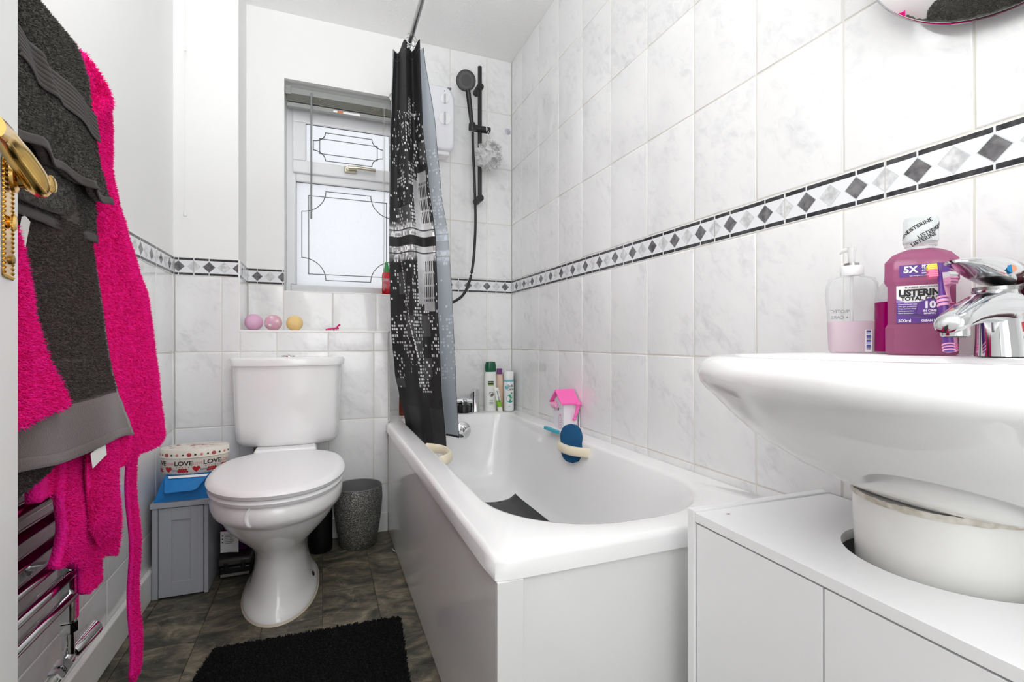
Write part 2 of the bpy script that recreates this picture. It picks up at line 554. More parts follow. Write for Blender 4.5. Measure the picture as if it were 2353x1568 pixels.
# pier return inside the recess
tile_rows(wall_pier, '+X', XP, [YP, YB], [LEDGE, BZ0])
border_run(wall_pier, '+X', XP, YP, YB, 2.209)
grout_slab(wall_pier, '+X', XP, YP + .0002, YB, LEDGE, BZ1)
# boxing end in the bath, and its ledge
tile_rows(wall_boxing, '+X', XB, [YP, YB], [RIM, .790, LEDGE])
grout_slab(wall_boxing, '+X', XB, YP + .0002, YB, 0, LEDGE - .0005)
for a, b in zip([XP, -.165, .045, XB], [-.165, .045, XB]):
    m = MB().box(-(b - a) / 2 + .0012, (b - a) / 2 - .0012, -.108, .108, -TT, 0).mesh('ledge_tile', MAT['tile'], False)
    o = link('ledge_tile', m, wall_boxing, bevel=.0012); o.location = ((a + b) / 2, (YP + YB) / 2, LEDGE)
# back wall in the recess under the window
tile_rows(wall_back, '-Y', YB, [XP, -.163], [LEDGE, BZ0])
tile_rows(wall_back, '-Y', YB, [-.163, .045, .24, .403], [LEDGE, WZ0])
border_run(wall_back, '-Y', YB, XP, WX0, -.320)
grout_slab(wall_back, '-Y', YB, XP, WX0, LEDGE, BZ1)
grout_slab(wall_back, '-Y', YB, WX0, WX1, LEDGE, WZ0)
# back wall of the shower, full height
tile_rows(wall_back, '-Y', YB, [XB, .403], [RIM - .14, .497, .790, LEDGE])
tile_rows(wall_back, '-Y', YB, [.406, .606, .802, XR], [RIM - .14, .497, .790, BZ0])
tile_rows(wall_back, '-Y', YB, [.406, .606, .802, XR], ROWS_UP)
border_run(wall_back, '-Y', YB, WX1, XR, .852)
grout_slab(wall_back, '-Y', YB, WX1, XR, RIM - .14, ZC)
grout_slab(wall_back, '-Y', YB, XB, WX1, RIM - .14, LEDGE)

# --- trims: skirting on the left wall, edging strips
def skirting(name, mb): return mb.build(name, MAT['gloss_white'], None, False, bevel=.004, kind='structure')
skirting('baseboard_left', MB().box(XL, XL + .016, YF, 1.99, 0, .095))
skirting('baseboard_back', MB().box(XP, XB - .004, YP - .014, YP, 0, .085))
MB().box(XB - .001, XB + .004, YP - .003, YP + .006, RIM, LEDGE + .003).build('trim_1', M('aluminium_edging', rgb(196, 197, 196), .35, .6), None, False, bevel=.001, kind='structure')
MB().box(XP - .004, XB + .004, YP - .003, YP + .004, LEDGE - .006, LEDGE + .002).build('trim_2', MAT['gloss_white'], None, False, bevel=.001, kind='structure')
MB().box(XP - .006, XP + .001, YP - .002, YP + .006, LEDGE, BZ1).build('trim_3', MAT['gloss_white'], None, False, bevel=.001, kind='structure')
MB().box(WX0, WX1, YB - .001, WY, WZ0 - TT, WZ0).build('trim_4', MAT['gloss_white'], None, False, bevel=.002, kind='structure')

# --- window
window = MB().box(WX0, WX1, WY + .012, WY + .07, WZ0, WZ0 + .043).box(WX0, WX1, WY + .012, WY + .07, WZ1 - .06, WZ1).box(WX0, WX0 + .043, WY + .012, WY + .07, WZ0 + .043, WZ1 - .06).box(WX1 - .043, WX1, WY + .012, WY + .07, WZ0 + .043, WZ1 - .06).box(WX0 + .043, WX1 - .043, WY + .012, WY + .07, 1.603, 1.665).build('window_1', MAT['upvc'], None, False, bevel=.004, kind='structure')
sx0, sx1, sz0, sz1 = -.133, .378, 1.640, 1.972
gx0, gx1, gz0, gz1 = -.074, .319, 1.699, 1.882
MB().box(sx0, sx1, WY - .006, WY + .011, sz0, gz0).box(sx0, sx1, WY - .006, WY + .011, gz1, sz1).box(sx0, gx0, WY - .006, WY + .011, gz0, gz1).box(gx1, sx1, WY - .006, WY + .011, gz0, gz1).build('sash', MAT['upvc'], window, False, bevel=.005)
def pane_mat():
    t = NT('frosted_glass')
    p = t.pos()
    h = t.noise(p, 95, 3, .55, .6)
    tl = t.node('ShaderNodeBsdfTranslucent', None, Color=(.97, .98, 1, 1))
    t.p(Base__Color=(.9, .92, .95, 1), Roughness=.15, Specular__IOR__Level=.5)
    bp = t.node('ShaderNodeBump', None, Strength=.6, Distance=.004, Height=h)
    t.set(tl.inputs['Normal'], bp.outputs[0]); t.set(t.bsdf.inputs['Normal'], bp.outputs[0])
    mx = t.node('ShaderNodeMixShader', None, _0=.12, _1=tl.outputs[0], _2=t.bsdf.outputs[0])
    t.t.links.new(mx.outputs[0], t.out.inputs[0])
    return t.mat
MAT['pane'] = pane_mat()
MAT['lead'] = M('grey_lead_came', rgb(120, 122, 124), .5)
MB().box(gx0 - .01, gx1 + .01, WY + .012, WY + .018, gz0 - .01, gz1 + .01).build('pane', MAT['pane'], window, False)
MB().box(-.119, .364, WY + .030, WY + .036, 1.10, 1.606).build('pane', MAT['pane'], window, False)
MAT['gasket'] = M('black_window_gasket', rgb(70, 70, 72), .8)
def gasket(x0, x1, z0, z1, y):
    w = .0022
    MB().box(x0, x1, y - .004, y, z1 - w, z1).box(x0, x1, y - .004, y, z0, z0 + w * .6).box(x0, x0 + w * .7, y - .004, y, z0, z1).box(x1 - w, x1, y - .004, y, z0, z1).build('gasket', MAT['gasket'], window, False)
gasket(gx0, gx1, gz0, gz1, WY + .012)
gasket(-.118, .363, 1.1045, 1.6035, WY + .030)
def came(pts, y):
    w = .0019; mb = MB()
    for a, b in zip(pts, pts[1:]):
        a = Vector((a[0], 0, a[1])); b = Vector((b[0], 0, b[1])); d = (b - a).normalized(); n = Vector((-d.z, 0, d.x)) * w
        q = [a - d * w + n, b + d * w + n, b + d * w - n, a - d * w - n]
        mb.add([(p.x, y - .0016, p.z) for p in q] + [(p.x, y, p.z) for p in q], [(0, 1, 2, 3), (0, 4, 5, 1), (1, 5, 6, 2), (2, 6, 7, 3), (3, 7, 4, 0)])
    mb.build('lead_came', MAT['lead'], window, False)
def came_pattern(x0, x1, z0, z1, ax, az, inset, y):
    """outer line with scooped corners, inner plain rectangle"""
    def arc(cx, cz, a0, a1):
        return [(cx + ax * math.cos(a0 + (a1 - a0) * k / 10), cz + az * math.sin(a0 + (a1 - a0) * k / 10)) for k in range(11)]
    ol = []
    ol += arc(x0, z0, PI / 2, 0) + arc(x1, z0, PI, PI / 2) + arc(x1, z1, -PI / 2, -PI) + arc(x0, z1, 0, -PI / 2)
    ol.append(ol[0])
    came([(x0, z0 + az)] + ol, y)
    i, j = inset
    came([(x0 + i, z0 + j), (x1 - i, z0 + j), (x1 - i, z1 - j), (x0 + i, z1 - j), (x0 + i, z0 + j)], y)
came_pattern(-.093, .338, 1.133, 1.571, .109, .107, (.031, .028), WY + .030)
came_pattern(-.041, .288, 1.716, 1.853, .055, .046, (.029, .032), WY + .012)
wh = MB().box(.100, .158, WY - .024, WY - .006, 1.662, 1.690).build('window_handle', M('pale_gold_handle', rgb(196, 188, 170), .25, .7), window, False, bevel=.004)
MB().tube([(.118, WY - .024, 1.679), (.118, WY - .045, 1.679)], .010, 14).tube([(.118, WY - .042, 1.679), (.155, WY - .047, 1.682), (.246, WY - .043, 1.679)], [.010, .008, .009], 10).build('lever', wh.data.materials[0], wh)
MB().tube([(WX0 + .012, WY - .02, WZ0 + .0), (WX0 + .012, WY - .02, WZ0 + .045)], .013, 16).build('sill_plug', MAT['plastic_white'], window)
# ------------------------------------------------------------------ blind, pull cord, added lamp, door
MAT['blind'] = M('grey_painted_aluminium', rgb(150, 152, 150), .4)
MAT['blind_dark'] = M('dark_grey_slat', rgb(116, 117, 110), .4)
blind = thing('venetian_blind', (.1225, 2.475, 2.0), 'grey metal venetian blind raised to a bunch at the window top', 'blind')
bx0, bx1, by = -.156, .400, 2.465
MB().box(bx0, bx1, by - .016, by + .016, 1.972, 2.0).build('headrail', MAT['blind'], blind, False, bevel=.002)
MB().box(bx0 - .002, bx0 + .022, by - .019, by + .018, 1.966, 2.004).build('end_bracket', MAT['blind'], blind, False, bevel=.002)
for k in range(13):
    z = 1.938 + k * .0027
    j = random.uniform(-.0012, .0012)
    MB().box(bx0 + .003, bx1 - .003, by - .0125 + j, by + .0125 + j, z, z + .0021).build('slat', MAT['blind_dark'], blind, False, bevel=.0004, seg=1)
MB().box(bx0 + .003, bx1 - .003, by - .013, by + .013, 1.914, 1.934).build('bottom_rail', MAT['blind'], blind, False, bevel=.004)
for cxk in (.0, .245):
    mb = MB()
    for k in range(9):
        pts = []
        a0 = random.uniform(-.02, .02)
        for j in range(7):
            pts.append((cxk + a0 + .012 * math.sin(j * 1.3 + k), by - .0135 - .004 * math.sin(j * .5), 1.934 + j * .0062))
        mb.tube(smooth_path(pts, 3), .0006, 4)
    mb.build('ladder_cord', M('cord_beige', rgb(150, 147, 132), .8), blind)
MB().tube([(-.048, by - .022, 1.985), (-.048, by - .024, 1.40)], .0042, 8).build('tilt_wand', M('clear_grey_wand', rgb(140, 142, 142), .25), blind)
MB().tube([(.276, by - .02, 1.978), (.277, by - .021, 1.5), (.279, by - .02, 1.08)], .0011, 6).tube([(.281, by - .02, 1.978), (.283, by - .021, 1.5), (.284, by - .02, 1.08)], .0011, 6).build('lift_cord', M('pale_cord', rgb(186, 186, 182), .8), blind)
lab = MB().box(.048, .170, by - .0142, by - .0131, 1.917, 1.926).build('warning_sticker', MAT['white_print'], blind, False)
MB().box(.066, .092, by - .0146, by - .0141, 1.917, 1.926).build('orange_panel', M('orange_print', rgb(214, 122, 66), .5), lab, False)

cord = thing('pull_cord', (-.47, 2.10, 1.295), 'thin white ceiling pull cord with small bell end hanging before the left pier', 'pull cord')
MB().tube([(-.47, 2.10, ZC - .018), (-.47, 2.10, 1.312)], .0011, 6).build('string', MAT['plastic_white'], cord)
MB().lathe([(.0035, 1.898), (.0042, 1.903), (.0042, 1.915), (.0032, 1.921)], (-.47, 2.10, 0), 12).build('connector', MAT['plastic_white'], cord)
MB().lathe([(.0035, 1.290), (.0065, 1.292), (.0068, 1.298), (.0045, 1.308), (.002, 1.316)], (-.47, 2.10, 0), 16).build('bell_end', MAT['plastic_white'], cord)
MB().lathe([(.028, ZC), (.028, ZC - .018), (.020, ZC - .026)], (-.47, 2.10, 0), 24).build('ceiling_rose', MAT['plastic_white'], cord)

LX, LY = -.14, .98
lamp = thing('added_ceiling_lamp', (LX, LY, ZC), 'added unseen white globe lamp hanging from the ceiling on a short rod', 'lamp')  # unseen lamp added as fill; its globe and drop brighten ceiling and walls
MB().lathe([(.055, ZC), (.055, ZC - .015), (.012, ZC - .03), (.009, ZC - .035), (.009, ZC - .19)], (LX, LY, 0), 32).build('rod', MAT['chrome'], lamp)
MB().lathe([(.04, .113)] + [(.12 * math.sin(k * PI / 18), .12 * math.cos(k * PI / 18)) for k in range(3, 18)] + [(.0005, -.12)], (LX, LY, ZC - .30), 40).build('globe', M('glowing_glass', (1, 1, 1, 1), .4, emis=((.975, .985, 1.0, 1), LAMP_GLOW)), lamp)

# door, standing open along the left of the camera
HX, HY = -.097, -.07
EX, EY = -.297, .663
dl = math.hypot(EX - HX, EY - HY)
dd = Vector(((EX - HX) / dl, (EY - HY) / dl, 0)); dn = Vector((dd.y, -dd.x, 0))
def dp(s, o, z):
    """s: distance back from the free edge, o: out of the face"""
    p = Vector((EX, EY, 0)) - dd * s + dn * o
    return (p.x, p.y, z)
mb = MB()
mb.add([dp(0, 0, .006), dp(dl, 0, .006), dp(dl, -.036, .006), dp(0, -.036, .006), dp(0, 0, 1.985), dp(dl, 0, 1.985), dp(dl, -.036, 1.985), dp(0, -.036, 1.985)],
       [(0, 3, 2, 1), (4, 5, 6, 7), (0, 1, 5, 4), (1, 2, 6, 5), (2, 3, 7, 6), (3, 0, 4, 7)])
door = mb.build('door_1', M('white_wood_door', rgb(246, 246, 244), .35, bump=(14, .06, .002)), None, False, bevel=.002, kind='structure')
mb = MB()
pz0, pz1 = .893, 1.026
pl = [dp(.036, .0003, pz0), dp(.070, .0003, pz0), dp(.070, .0003, pz1), dp(.036, .0003, pz1), dp(.038, .0018, pz0 + .002), dp(.068, .0018, pz0 + .002), dp(.068, .0018, pz1 - .002), dp(.038, .0018, pz1 - .002)]
mb.add(pl, [(0, 1, 2, 3), (4, 7, 6, 5), (0, 4, 5, 1), (1, 5, 6, 2), (2, 6, 7, 3), (3, 7, 4, 0)])
plate = mb.build('handle_plate', MAT['brass'], door, False)
mb = MB()
loop = [(.036, z) for z in [pz0 + i * .0022 for i in range(61)]] + [(.070, z) for z in [pz1 - i * .0022 for i in range(61)]]
for k, (s, z) in enumerate(loop):
    if k % 2 == 0:
        mb.tube([dp(s - .0018, .0012, z - .0018), dp(s, .0026, z), dp(s + .0018, .0012, z + .0018)], .0010, 6)
for k in range(11):
    for z in (pz0, pz1):
        s = .036 + k * .0034
        mb.tube([dp(s - .0018, .0012, z - .0014), dp(s, .0026, z), dp(s + .0018, .0012, z + .0014)], .0010, 6)
mb.build('rope_edge', MAT['brass'], plate)
mb = MB()
for z in (pz0 + .017,):
    mb.lathe([(.0042, 0), (.0046, .0015), (.003, .003), (.0, .0032)], dp(.044, .0018, z), 14, axis=dn, cap1=False)
mb.build('screw', M('tarnished_brass', (.32, .22, .09, 1), .35, 1.0), plate)
mb = MB().lathe([(.006, 0), (.0075, .001), (.005, .0025), (.005, .003), (.009, .0035), (.0095, .005), (.007, .0068), (.0, .007)], dp(.060, .0018, .944), 20, axis=dn, cap1=False, sy=.6)
mb.build('privacy_turn', MAT['brass'], plate)
lever = MB()
lz = .992
lever.lathe([(.017, 0), (.017, .003), (.012, .005), (.0105, .010), (.0095, .020)], dp(.049, .0035, lz), 22, axis=dn)
path = smooth_path([dp(.044, .0235, lz - .006), dp(.052, .0235, lz - .008), dp(.064, .021, lz - .003), dp(.080, .016, lz + .006), dp(.098, .011, lz + .014), dp(.122, .009, lz + .018), dp(.150, .009, lz + .014)], 6)
lever.tube(path, [.0075 + .0025 * math.sin(min(1, i / 30) * PI) for i in range(len(path))], 14, flat=1.25)
lever.lathe([(.0, -.004), (.008, -.004), (.0088, -.002), (.0080, .012), (.0086, .014), (.0086, .0165), (.006, .018), (.0, .018)], dp(.047, .017, lz - .005), 22, axis=(dn + Vector((0, -.35, .05))).normalized(), cap0=False, cap1=False)
lever.build('lever', MAT['brass'], plate)
# door lining and hinges side (behind the camera)
MB().box(DX0, DX0 + .025, YF - .1, YF + .004, 0, DZ).box(DX1 - .025, DX1, YF - .1, YF + .004, 0, DZ).box(DX0, DX1, YF - .1, YF + .004, DZ - .025, DZ).build('trim_5', MAT['gloss_white'], None, False, bevel=.002, kind='structure')

# ------------------------------------------------------------------ towel radiator
rad = thing('towel_radiator', (-.462, .92, .283), 'chrome ladder towel radiator on the left wall under towels and robe', 'radiator')
RX = -.462
for ya in (1.185, .655):
    MB().box(RX - .013, RX + .013, ya, ya + .03, .283, 1.36).build('post', MAT['chrome'], rad, False, bevel=.006, seg=3)
zb = []
z = .334
for grp in (9, 7, 6):
    for k in range(grp):
        zb.append(z); z += .0445
    z += .03
zb = [z for z in zb if z < 1.335] + [1.335]
barm = MB().tube([(RX + .004, .675, 0), (RX + .004, 1.20, 0)], .011, 14).mesh('bar', MAT['chrome'])
for z in zb:
    o = link('bar', barm, rad)
    o.location = (0, 0, z)
for ya, za in ((1.20, .40), (1.20, 1.25), (.67, .40), (.67, 1.25)):
    MB().tube([(XL + .001, ya, za), (RX, ya, za)], .008, 12).tube([(XL + .001, ya, za), (XL + .006, ya, za)], .016, 14).build('wall_bracket', MAT['chrome'], rad)
valve = MB().tube([(RX, 1.20, .283), (RX, 1.20, .205)], .010, 14).lathe([(.0125, .262), (.0150, .264), (.0150, .283)], (RX, 1.20, 0), 6).tube([(RX, 1.20, .214), (RX, 1.165, .210)], .0115, 14).lathe([(.013, 0), (.0155, .001), (.0155, .019), (.013, .02)], (RX, 1.180, .2115), 6, axis=(0, -1, -.1)).lathe([(.012, 0), (.014, .001), (.014, .014), (.011, .016)], (RX, 1.154, .209), 6, axis=(0, -1, -.1)).build('valve', MAT['chrome'], rad, angle=30)
MB().lathe([(.012, .0), (.0135, .004), (.0145, .03), (.0165, .072), (.0165, .076), (.0145, .078)], (RX, 1.212, .214), 26, axis=(.12, .99, .10)).build('valve_cap', MAT['chrome'], valve)
MB().tube([(RX, 1.152, .209), (RX, 1.11, .205), (RX - .005, 1.07, .20), (XL + .022, 1.05, .195), (XL + .012, 1.045, .193)], .0075, 12).build('pipe', M('white_painted_pipe', rgb(205, 203, 196), .4, .2, var=(70, rgb(170, 168, 160))), valve)

# ------------------------------------------------------------------ towels and robe
def terry(name, c0, c1, scale=420, sheen=.12):
    t = NT(name)
    p = t.pos()
    n = t.noise(p, scale, 3, .6); n2 = t.noise(p, 14, 3)
    c = t.mix(t.ramp(n, [(.35, (0, 0, 0)), (.65, (1, 1, 1))]), c0, c1)
    t.p(Base__Color=c, Roughness=.95, Sheen__Weight=sheen, Sheen__Roughness=.6, Specular__IOR__Level=.15)
    t.bump(n, .8, .004)
    return t.mat
MAT['grey_terry'] = terry('charcoal_terry', rgb(48, 46, 44), rgb(112, 108, 103))
MAT['brown_terry'] = terry('brown_grey_terry', rgb(52, 43, 43), rgb(108, 95, 93))
MAT['grey_weave'] = M('charcoal_flat_weave', rgb(76, 72, 70), .8, bump=(900, .3, .001))
MAT['brown_weave'] = M('brown_grey_flat_weave', rgb(96, 80, 80), .85, bump=(380, .4, .002), sheen=.3)
MAT['pink_terry'] = terry('hot_pink_terry', rgb(255, 4, 132), rgb(255, 44, 168), 300, 0.0)

def pile(name, fn, n, length, mat, parent, width=.0012, jit=.9, side=1, lift=.004):
    """short standing loops of a terry surface"""
    mb = MB(); v = []; f = []
    e = .004
    for _ in range(n):
        s, t = random.random(), random.random()
        p = Vector(fn(s, t)); a = Vector(fn(min(s + e, 1), t)) - Vector(fn(max(s - e, 0), t)); b = Vector(fn(s, min(t + e, 1))) - Vector(fn(s, max(t - e, 0)))
        nn = a.cross(b)
        if nn.length < 1e-12: continue
        nn.normalize()
        if nn.x * side < 0: nn = -nn
        d = (nn + Vector((random.uniform(-jit, jit), random.uniform(-jit, jit), random.uniform(-jit, jit) - .35))).normalized()
        w = d.cross(Vector((random.uniform(-1, 1), random.uniform(-1, 1), random.uniform(-1, 1))))
        if w.length < 1e-6: continue
        w = w.normalized() * width
        p = p + nn * lift
        L = length * random.uniform(.6, 1.2)
        k = len(v)
        v += [tuple(p - w), tuple(p + w), tuple(p + d * L)]
        f.append((k, k + 1, k + 2))
    me = bpy.data.meshes.new(name); me.from_pydata(v, [], f); me.materials.append(mat); me.update()
    return link(name, me, parent, kind='stuff')

def sheet(name, fn, nu, nv, mat, parent, thick=.008):
    o = MB().grid(fn, nu, nv).build(name, mat, parent)
    m = o.modifiers.new('thickness', 'SOLIDIFY'); m.thickness = thick; m.offset = 0
    return o
def zpath(path):
    """position along a (x, z) profile by arc length"""
    L = [0]
    for a, b in zip(path, path[1:]): L.append(L[-1] + math.hypot(b[0] - a[0], b[1] - a[1]))
    T = L[-1]
    def at(t):
        d = t * T
        for i in range(len(path) - 1):
            if d <= L[i + 1] or i == len(path) - 2:
                k = (d - L[i]) / (L[i + 1] - L[i])
                return path[i][0] + (path[i + 1][0] - path[i][0]) * k, path[i][1] + (path[i + 1][1] - path[i][1]) * k
    return at
def sub(fn, s0, s1, t0, t1):
    return lambda s, t: fn(s0 + (s1 - s0) * s, t0 + (t1 - t0) * t)

# charcoal hand towel over the top bar
T1 = thing('hand_towel', (-.40, 1.0, 1.015), 'charcoal grey terry hand towel folded over the top of the radiator', 'towel')
arch = [(-.392, 1.098), (-.394, 1.2), (-.400, 1.30), (-.410, 1.345), (-.425, 1.366), (-.447, 1.378), (-.470, 1.368), (-.485, 1.33), (-.488, 1.10)]
at1 = zpath([tuple(p) for p in [(v.x, v.z) for v in smooth_path([(x, 0, z) for x, z in arch], 5)]])
yr1 = [(1.098, 1.172), (1.13, 1.158), (1.174, 1.138), (1.259, 1.112), (1.361, 1.094), (1.38, 1.08)]
def f1(s, t):
    x, z = at1(t)
    yr = lerp_tab(yr1, z)[0]
    y = .66 + s * (yr - .66)
    front = 1.0 if t < .42 else 0.0
    crease = math.exp(-(((y - .90) - (1.25 - z) * .95) / .022) ** 2)
    fall = .012 * crease + .006 * math.sin(y * 34 + z * 9) * min(1, (1.4 - z) * 5)
    flare = .028 * max(0, 1 - (z - 1.098) / .12) ** 2 * (s ** 3)
    bulge = .016 * max(0, (1.25 - z) * 6 - (y - .9) * 6) if z < 1.25 else 0
    return (x + front * (fall + min(bulge, .018) + flare * .15), y, z + (.004 * math.sin(y * 60) if front and z < 1.12 else 0))
sheet('front_fold', f1, 60, 90, MAT['grey_terry'], T1, .012)
pile('terry_pile', sub(f1, .3, 1, .01, .52), 26000, .0055, MAT['grey_terry'], T1, lift=.0055)
band = sheet('woven_band', lambda s, t: tuple(Vector(f1(.35 + s * .648, .178 + t * .075)) + Vector((.0092 + .0010 * math.sin(t * PI * 14), .001, 0))), 60, 70, MAT['grey_weave'], T1, .006)
sheet('hem', lambda s, t: tuple(Vector(f1(s * .998, t * .022)) + Vector((.0100, .0005, -.003))), 60, 4, MAT['grey_weave'], T1, .003)
at1b = zpath([(-.410, 1.016), (-.413, 1.15), (-.420, 1.33)])
def f1b(s, t):
    x, z = at1b(t)
    return (x + .003 * math.sin(s * 14), .66 + s * (1.158 - .66 + .015 * (1.1 - z)), z + .012 * (s - .6))
sheet('back_fold', f1b, 30, 20, MAT['grey_terry'], T1, .008)
pile('terry_pile', sub(f1b, .3, 1, .04, .5), 9000, .005, MAT['grey_terry'], T1)
sheet('hem', lambda s, t: tuple(Vector(f1b(s, t * .05)) + Vector((.005, 0, -.002))), 30, 3, MAT['grey_weave'], T1, .003)
at1c = zpath([(-.396, 1.03), (-.392, 1.07), (-.408, 1.2)])
def f1c(s, t):
    x, z = at1c(t)
    r = s
    return (x - .010 * r ** 4, .66 + s * .395, z + .018 * r ** 6)
sheet('inner_fold', f1c, 24, 12, MAT['grey_terry'], T1, .010)
pile('terry_pile', sub(f1c, .3, 1, .02, .9), 5000, .005, MAT['grey_terry'], T1)
MAT['care_label'] = M('white_satin_label', rgb(226, 224, 222), .5)
mb = MB().grid(lambda s, t: (-.400 + .006 * t, .888 + s * .022, .968 + t * .042 - .010 * abs(s - .4)), 4, 4)
mb.build('care_label', MAT['care_label'], T1)

# brown-grey bath towel below it
T2 = thing('bath_towel', (-.405, 1.0, .62), 'brown grey terry bath towel with wide woven end band on the radiator', 'towel')
at2 = zpath([(-.398, .640), (-.396, .70), (-.404, .85), (-.414, 1.05), (-.424, 1.30), (-.432, 1.352), (-.452, 1.362), (-.470, 1.34), (-.478, 1.0)])
yr2 = [(.62, 1.305), (.66, 1.280), (.70, 1.245), (.729, 1.222), (.78, 1.204), (.86, 1.188), (1.02, 1.158), (1.1, 1.14), (1.4, 1.08)]
def f2(s, t):
    x, z = at2(t)
    y = .66 + s * (lerp_tab(yr2, z)[0] - .66)
    fr = 1.0 if t < .55 else 0.0
    return (x + fr * (.004 * math.sin(y * 26 + z * 5) + .010 * max(0, (.8 - z) * 5) * s ** 2), y, z + fr * ((.006 * math.sin(y * 17) - .030 * (s - .75)) if z < .80 else 0))
sheet('terry_body', f2, 50, 90, MAT['brown_terry'], T2, .009)
pile('terry_pile', sub(f2, .3, 1, .085, .36), 34000, .0062, MAT['brown_terry'], T2)
sheet('woven_band', lambda s, t: tuple(Vector(f2(s * .999, t * .080)) + Vector((.0055, .0006, 0))), 50, 10, MAT['brown_weave'], T2, .002)
sheet('hem', lambda s, t: tuple(Vector(f2(s, t * .016)) + Vector((.008, 0, -.006))), 50, 3, MAT['brown_weave'], T2, .004)
sheet('side_hem', lambda s, t: tuple(Vector(f2(.985 + s * .02, t * .30)) + Vector((.004, .001, 0))), 3, 60, MAT['brown_weave'], T2, .004)
def f2b(s, t):
    y = .66 + s * .43
    z0 = .585 + .052 * min(1, max(0, (y - .86) / .22)) ** 1.4
    return (-.425 + .004 * math.sin(y * 20), y, z0 + t * (.80 - z0))
sheet('under_layer', f2b, 30, 16, MAT['brown_terry'], T2, .008)
pile('terry_pile', sub(f2b, .3, 1, 0, .5), 7000, .005, MAT['brown_terry'], T2)
lb = [(-.386, 1.085, .630), (-.382, 1.135, .640), (-.378, 1.130, .618), (-.382, 1.082, .604)]
MB().add(lb + [(x - .0006, y, z) for x, y, z in lb], [(0, 1, 2, 3), (4, 5, 6, 7), (0, 1, 5, 4), (1, 2, 6, 5), (2, 3, 7, 6), (3, 0, 4, 7)]).build('care_label', MAT['care_label'], T2, False)

# hot pink robe
RB = thing('dressing_gown', (-.43, 1.3, .02), 'hot pink fluffy dressing gown hanging beside and under the towels', 'robe')
yrr = [(.55, 1.722), (.60, 1.705), (.70, 1.665), (.813, 1.630), (.944, 1.600), (1.02, 1.525), (1.10, 1.445), (1.15, 1.390), (1.206, 1.350), (1.29, 1.350), (1.36, 1.335), (1.40, 1.29), (1.425, 1.20)]
def fr1(s, t):
    z = .560 + t * (1.410 - .560)
    yr = lerp_tab(yrr, z)[0]
    yl = 1.0 + .19 * max(0, min(1, (z - 1.27) / .07))
    y = yl + s * (yr - yl)
    # rounded cross-section: bulges out in the middle and turns back to the wall at its far edge
    a = max(0.0, (s - .55) / .45)
    x = -.412 - .014 * max(0, min(1, (z - .75) / .3)) - .036 * a ** 2.6 + .008 * math.sin(s * 16 + z * 4) * (1 - a) - .03 * max(0, (z - 1.25) / .16) ** 2
    x -= .024 * max(0, min(1, (1.27 - y) / .10))
    return (x, y, z - (.02 * (s - .6) if t < .3 else 0) * (1 - t / .3) if t < .3 else z)
sheet('shoulder_and_sleeve', fr1, 60, 90, MAT['pink_terry'], RB, .020)
pile('pile', sub(fr1, .05, 1, 0, 1), 70000, .0085, MAT['pink_terry'], RB, .0014, lift=.0095)
def fr2(s, t):
    y = 1.030 + .05 * t + s * (.240 - .04 * t)
    z0 = .452 - .080 * s + .010 * math.sin(s * 9)
    return (-.424 + .007 * math.sin(s * 7 + 1) + .006 * math.sin(t * 6), y + .004 * math.sin(t * 9), z0 + t * (.665 - z0))
sheet('skirt', fr2, 36, 30, MAT['pink_terry'], RB, .018)
pile('pile', sub(fr2, 0, 1, 0, 1), 30000, .0075, MAT['pink_terry'], RB, .0013, lift=.0085)
mb = MB()
R = []
for k in range(15):
    t = k / 14; z = .445 + t * .20
    w = .058 * min(1, .35 + t * 3.2) ; cy = 1.172 + .012 * (1 - t) + .005 * math.sin(t * 7)
    R.append([(-.402 + .013 * min(1, .4 + t * 3) * math.sin(2 * PI * j / 20), cy + w * math.cos(2 * PI * j / 20), z + .010 * math.cos(2 * PI * j / 20) * (1 - t)) for j in range(20)])
mb.rings(R); mb.build('cuff_fold', MAT['pink_terry'], RB)
def fr3(s, t): a = -.15 * PI + s * 1.3 * PI; tz = t; w = .058 * min(1, .35 + tz * 3.2); return (-.402 + .014 * max(0, math.sin(a)) * min(1, .4 + tz * 3), 1.172 + .012 * (1 - tz) - w * math.cos(a), .445 + tz * .20)
pile('pile', fr3, 14000, .0075, MAT['pink_terry'], RB, .0013, lift=0)
def fr4(s, t): return (-.428 + .002 * math.sin(s * 8), 1.150 + s * .080 + .006 * (1 - t), .345 + .02 * s * 0 - .012 * s + .010 * (2 * s - 1) ** 4 + t * .12)
sheet('belt_end', fr4, 12, 12, MAT['pink_terry'], RB, .010)
pile('pile', fr4, 7000, .005, MAT['pink_terry'], RB, .0013)
def fr5(s, t):
    z = .062 + t * .56
    w = .0235 - .006 * t
    return (-.402 + .003 * math.sin(t * 14), 1.352 + (s - .5) * 2 * w * (1 if t > .02 else .75) + .006 * math.sin(t * 5) - .012 * t, z)
sheet('belt', fr5, 10, 70, MAT['pink_terry'], RB, .010)
pile('pile', fr5, 16000, .0065, MAT['pink_terry'], RB, .0013)
def fr6(s, t):
    z = .716 + t * .33
    yr = lerp_tab([(.71, .985), (.74, .972), (.80, .930), (.87, .893), (1.05, .80)], z)[0]
    y = .62 + s * (yr - .62)
    return (-.376 - .014 * s ** 4 + .004 * math.sin(y * 40), y, z + .012 * s ** 3 * (1 - t))
sheet('sleeve', fr6, 30, 30, MAT['pink_terry'], RB, .016)
pile('pile', sub(fr6, .4, 1, 0, .8), 16000, .0085, MAT['pink_terry'], RB, .0013, lift=.0075)
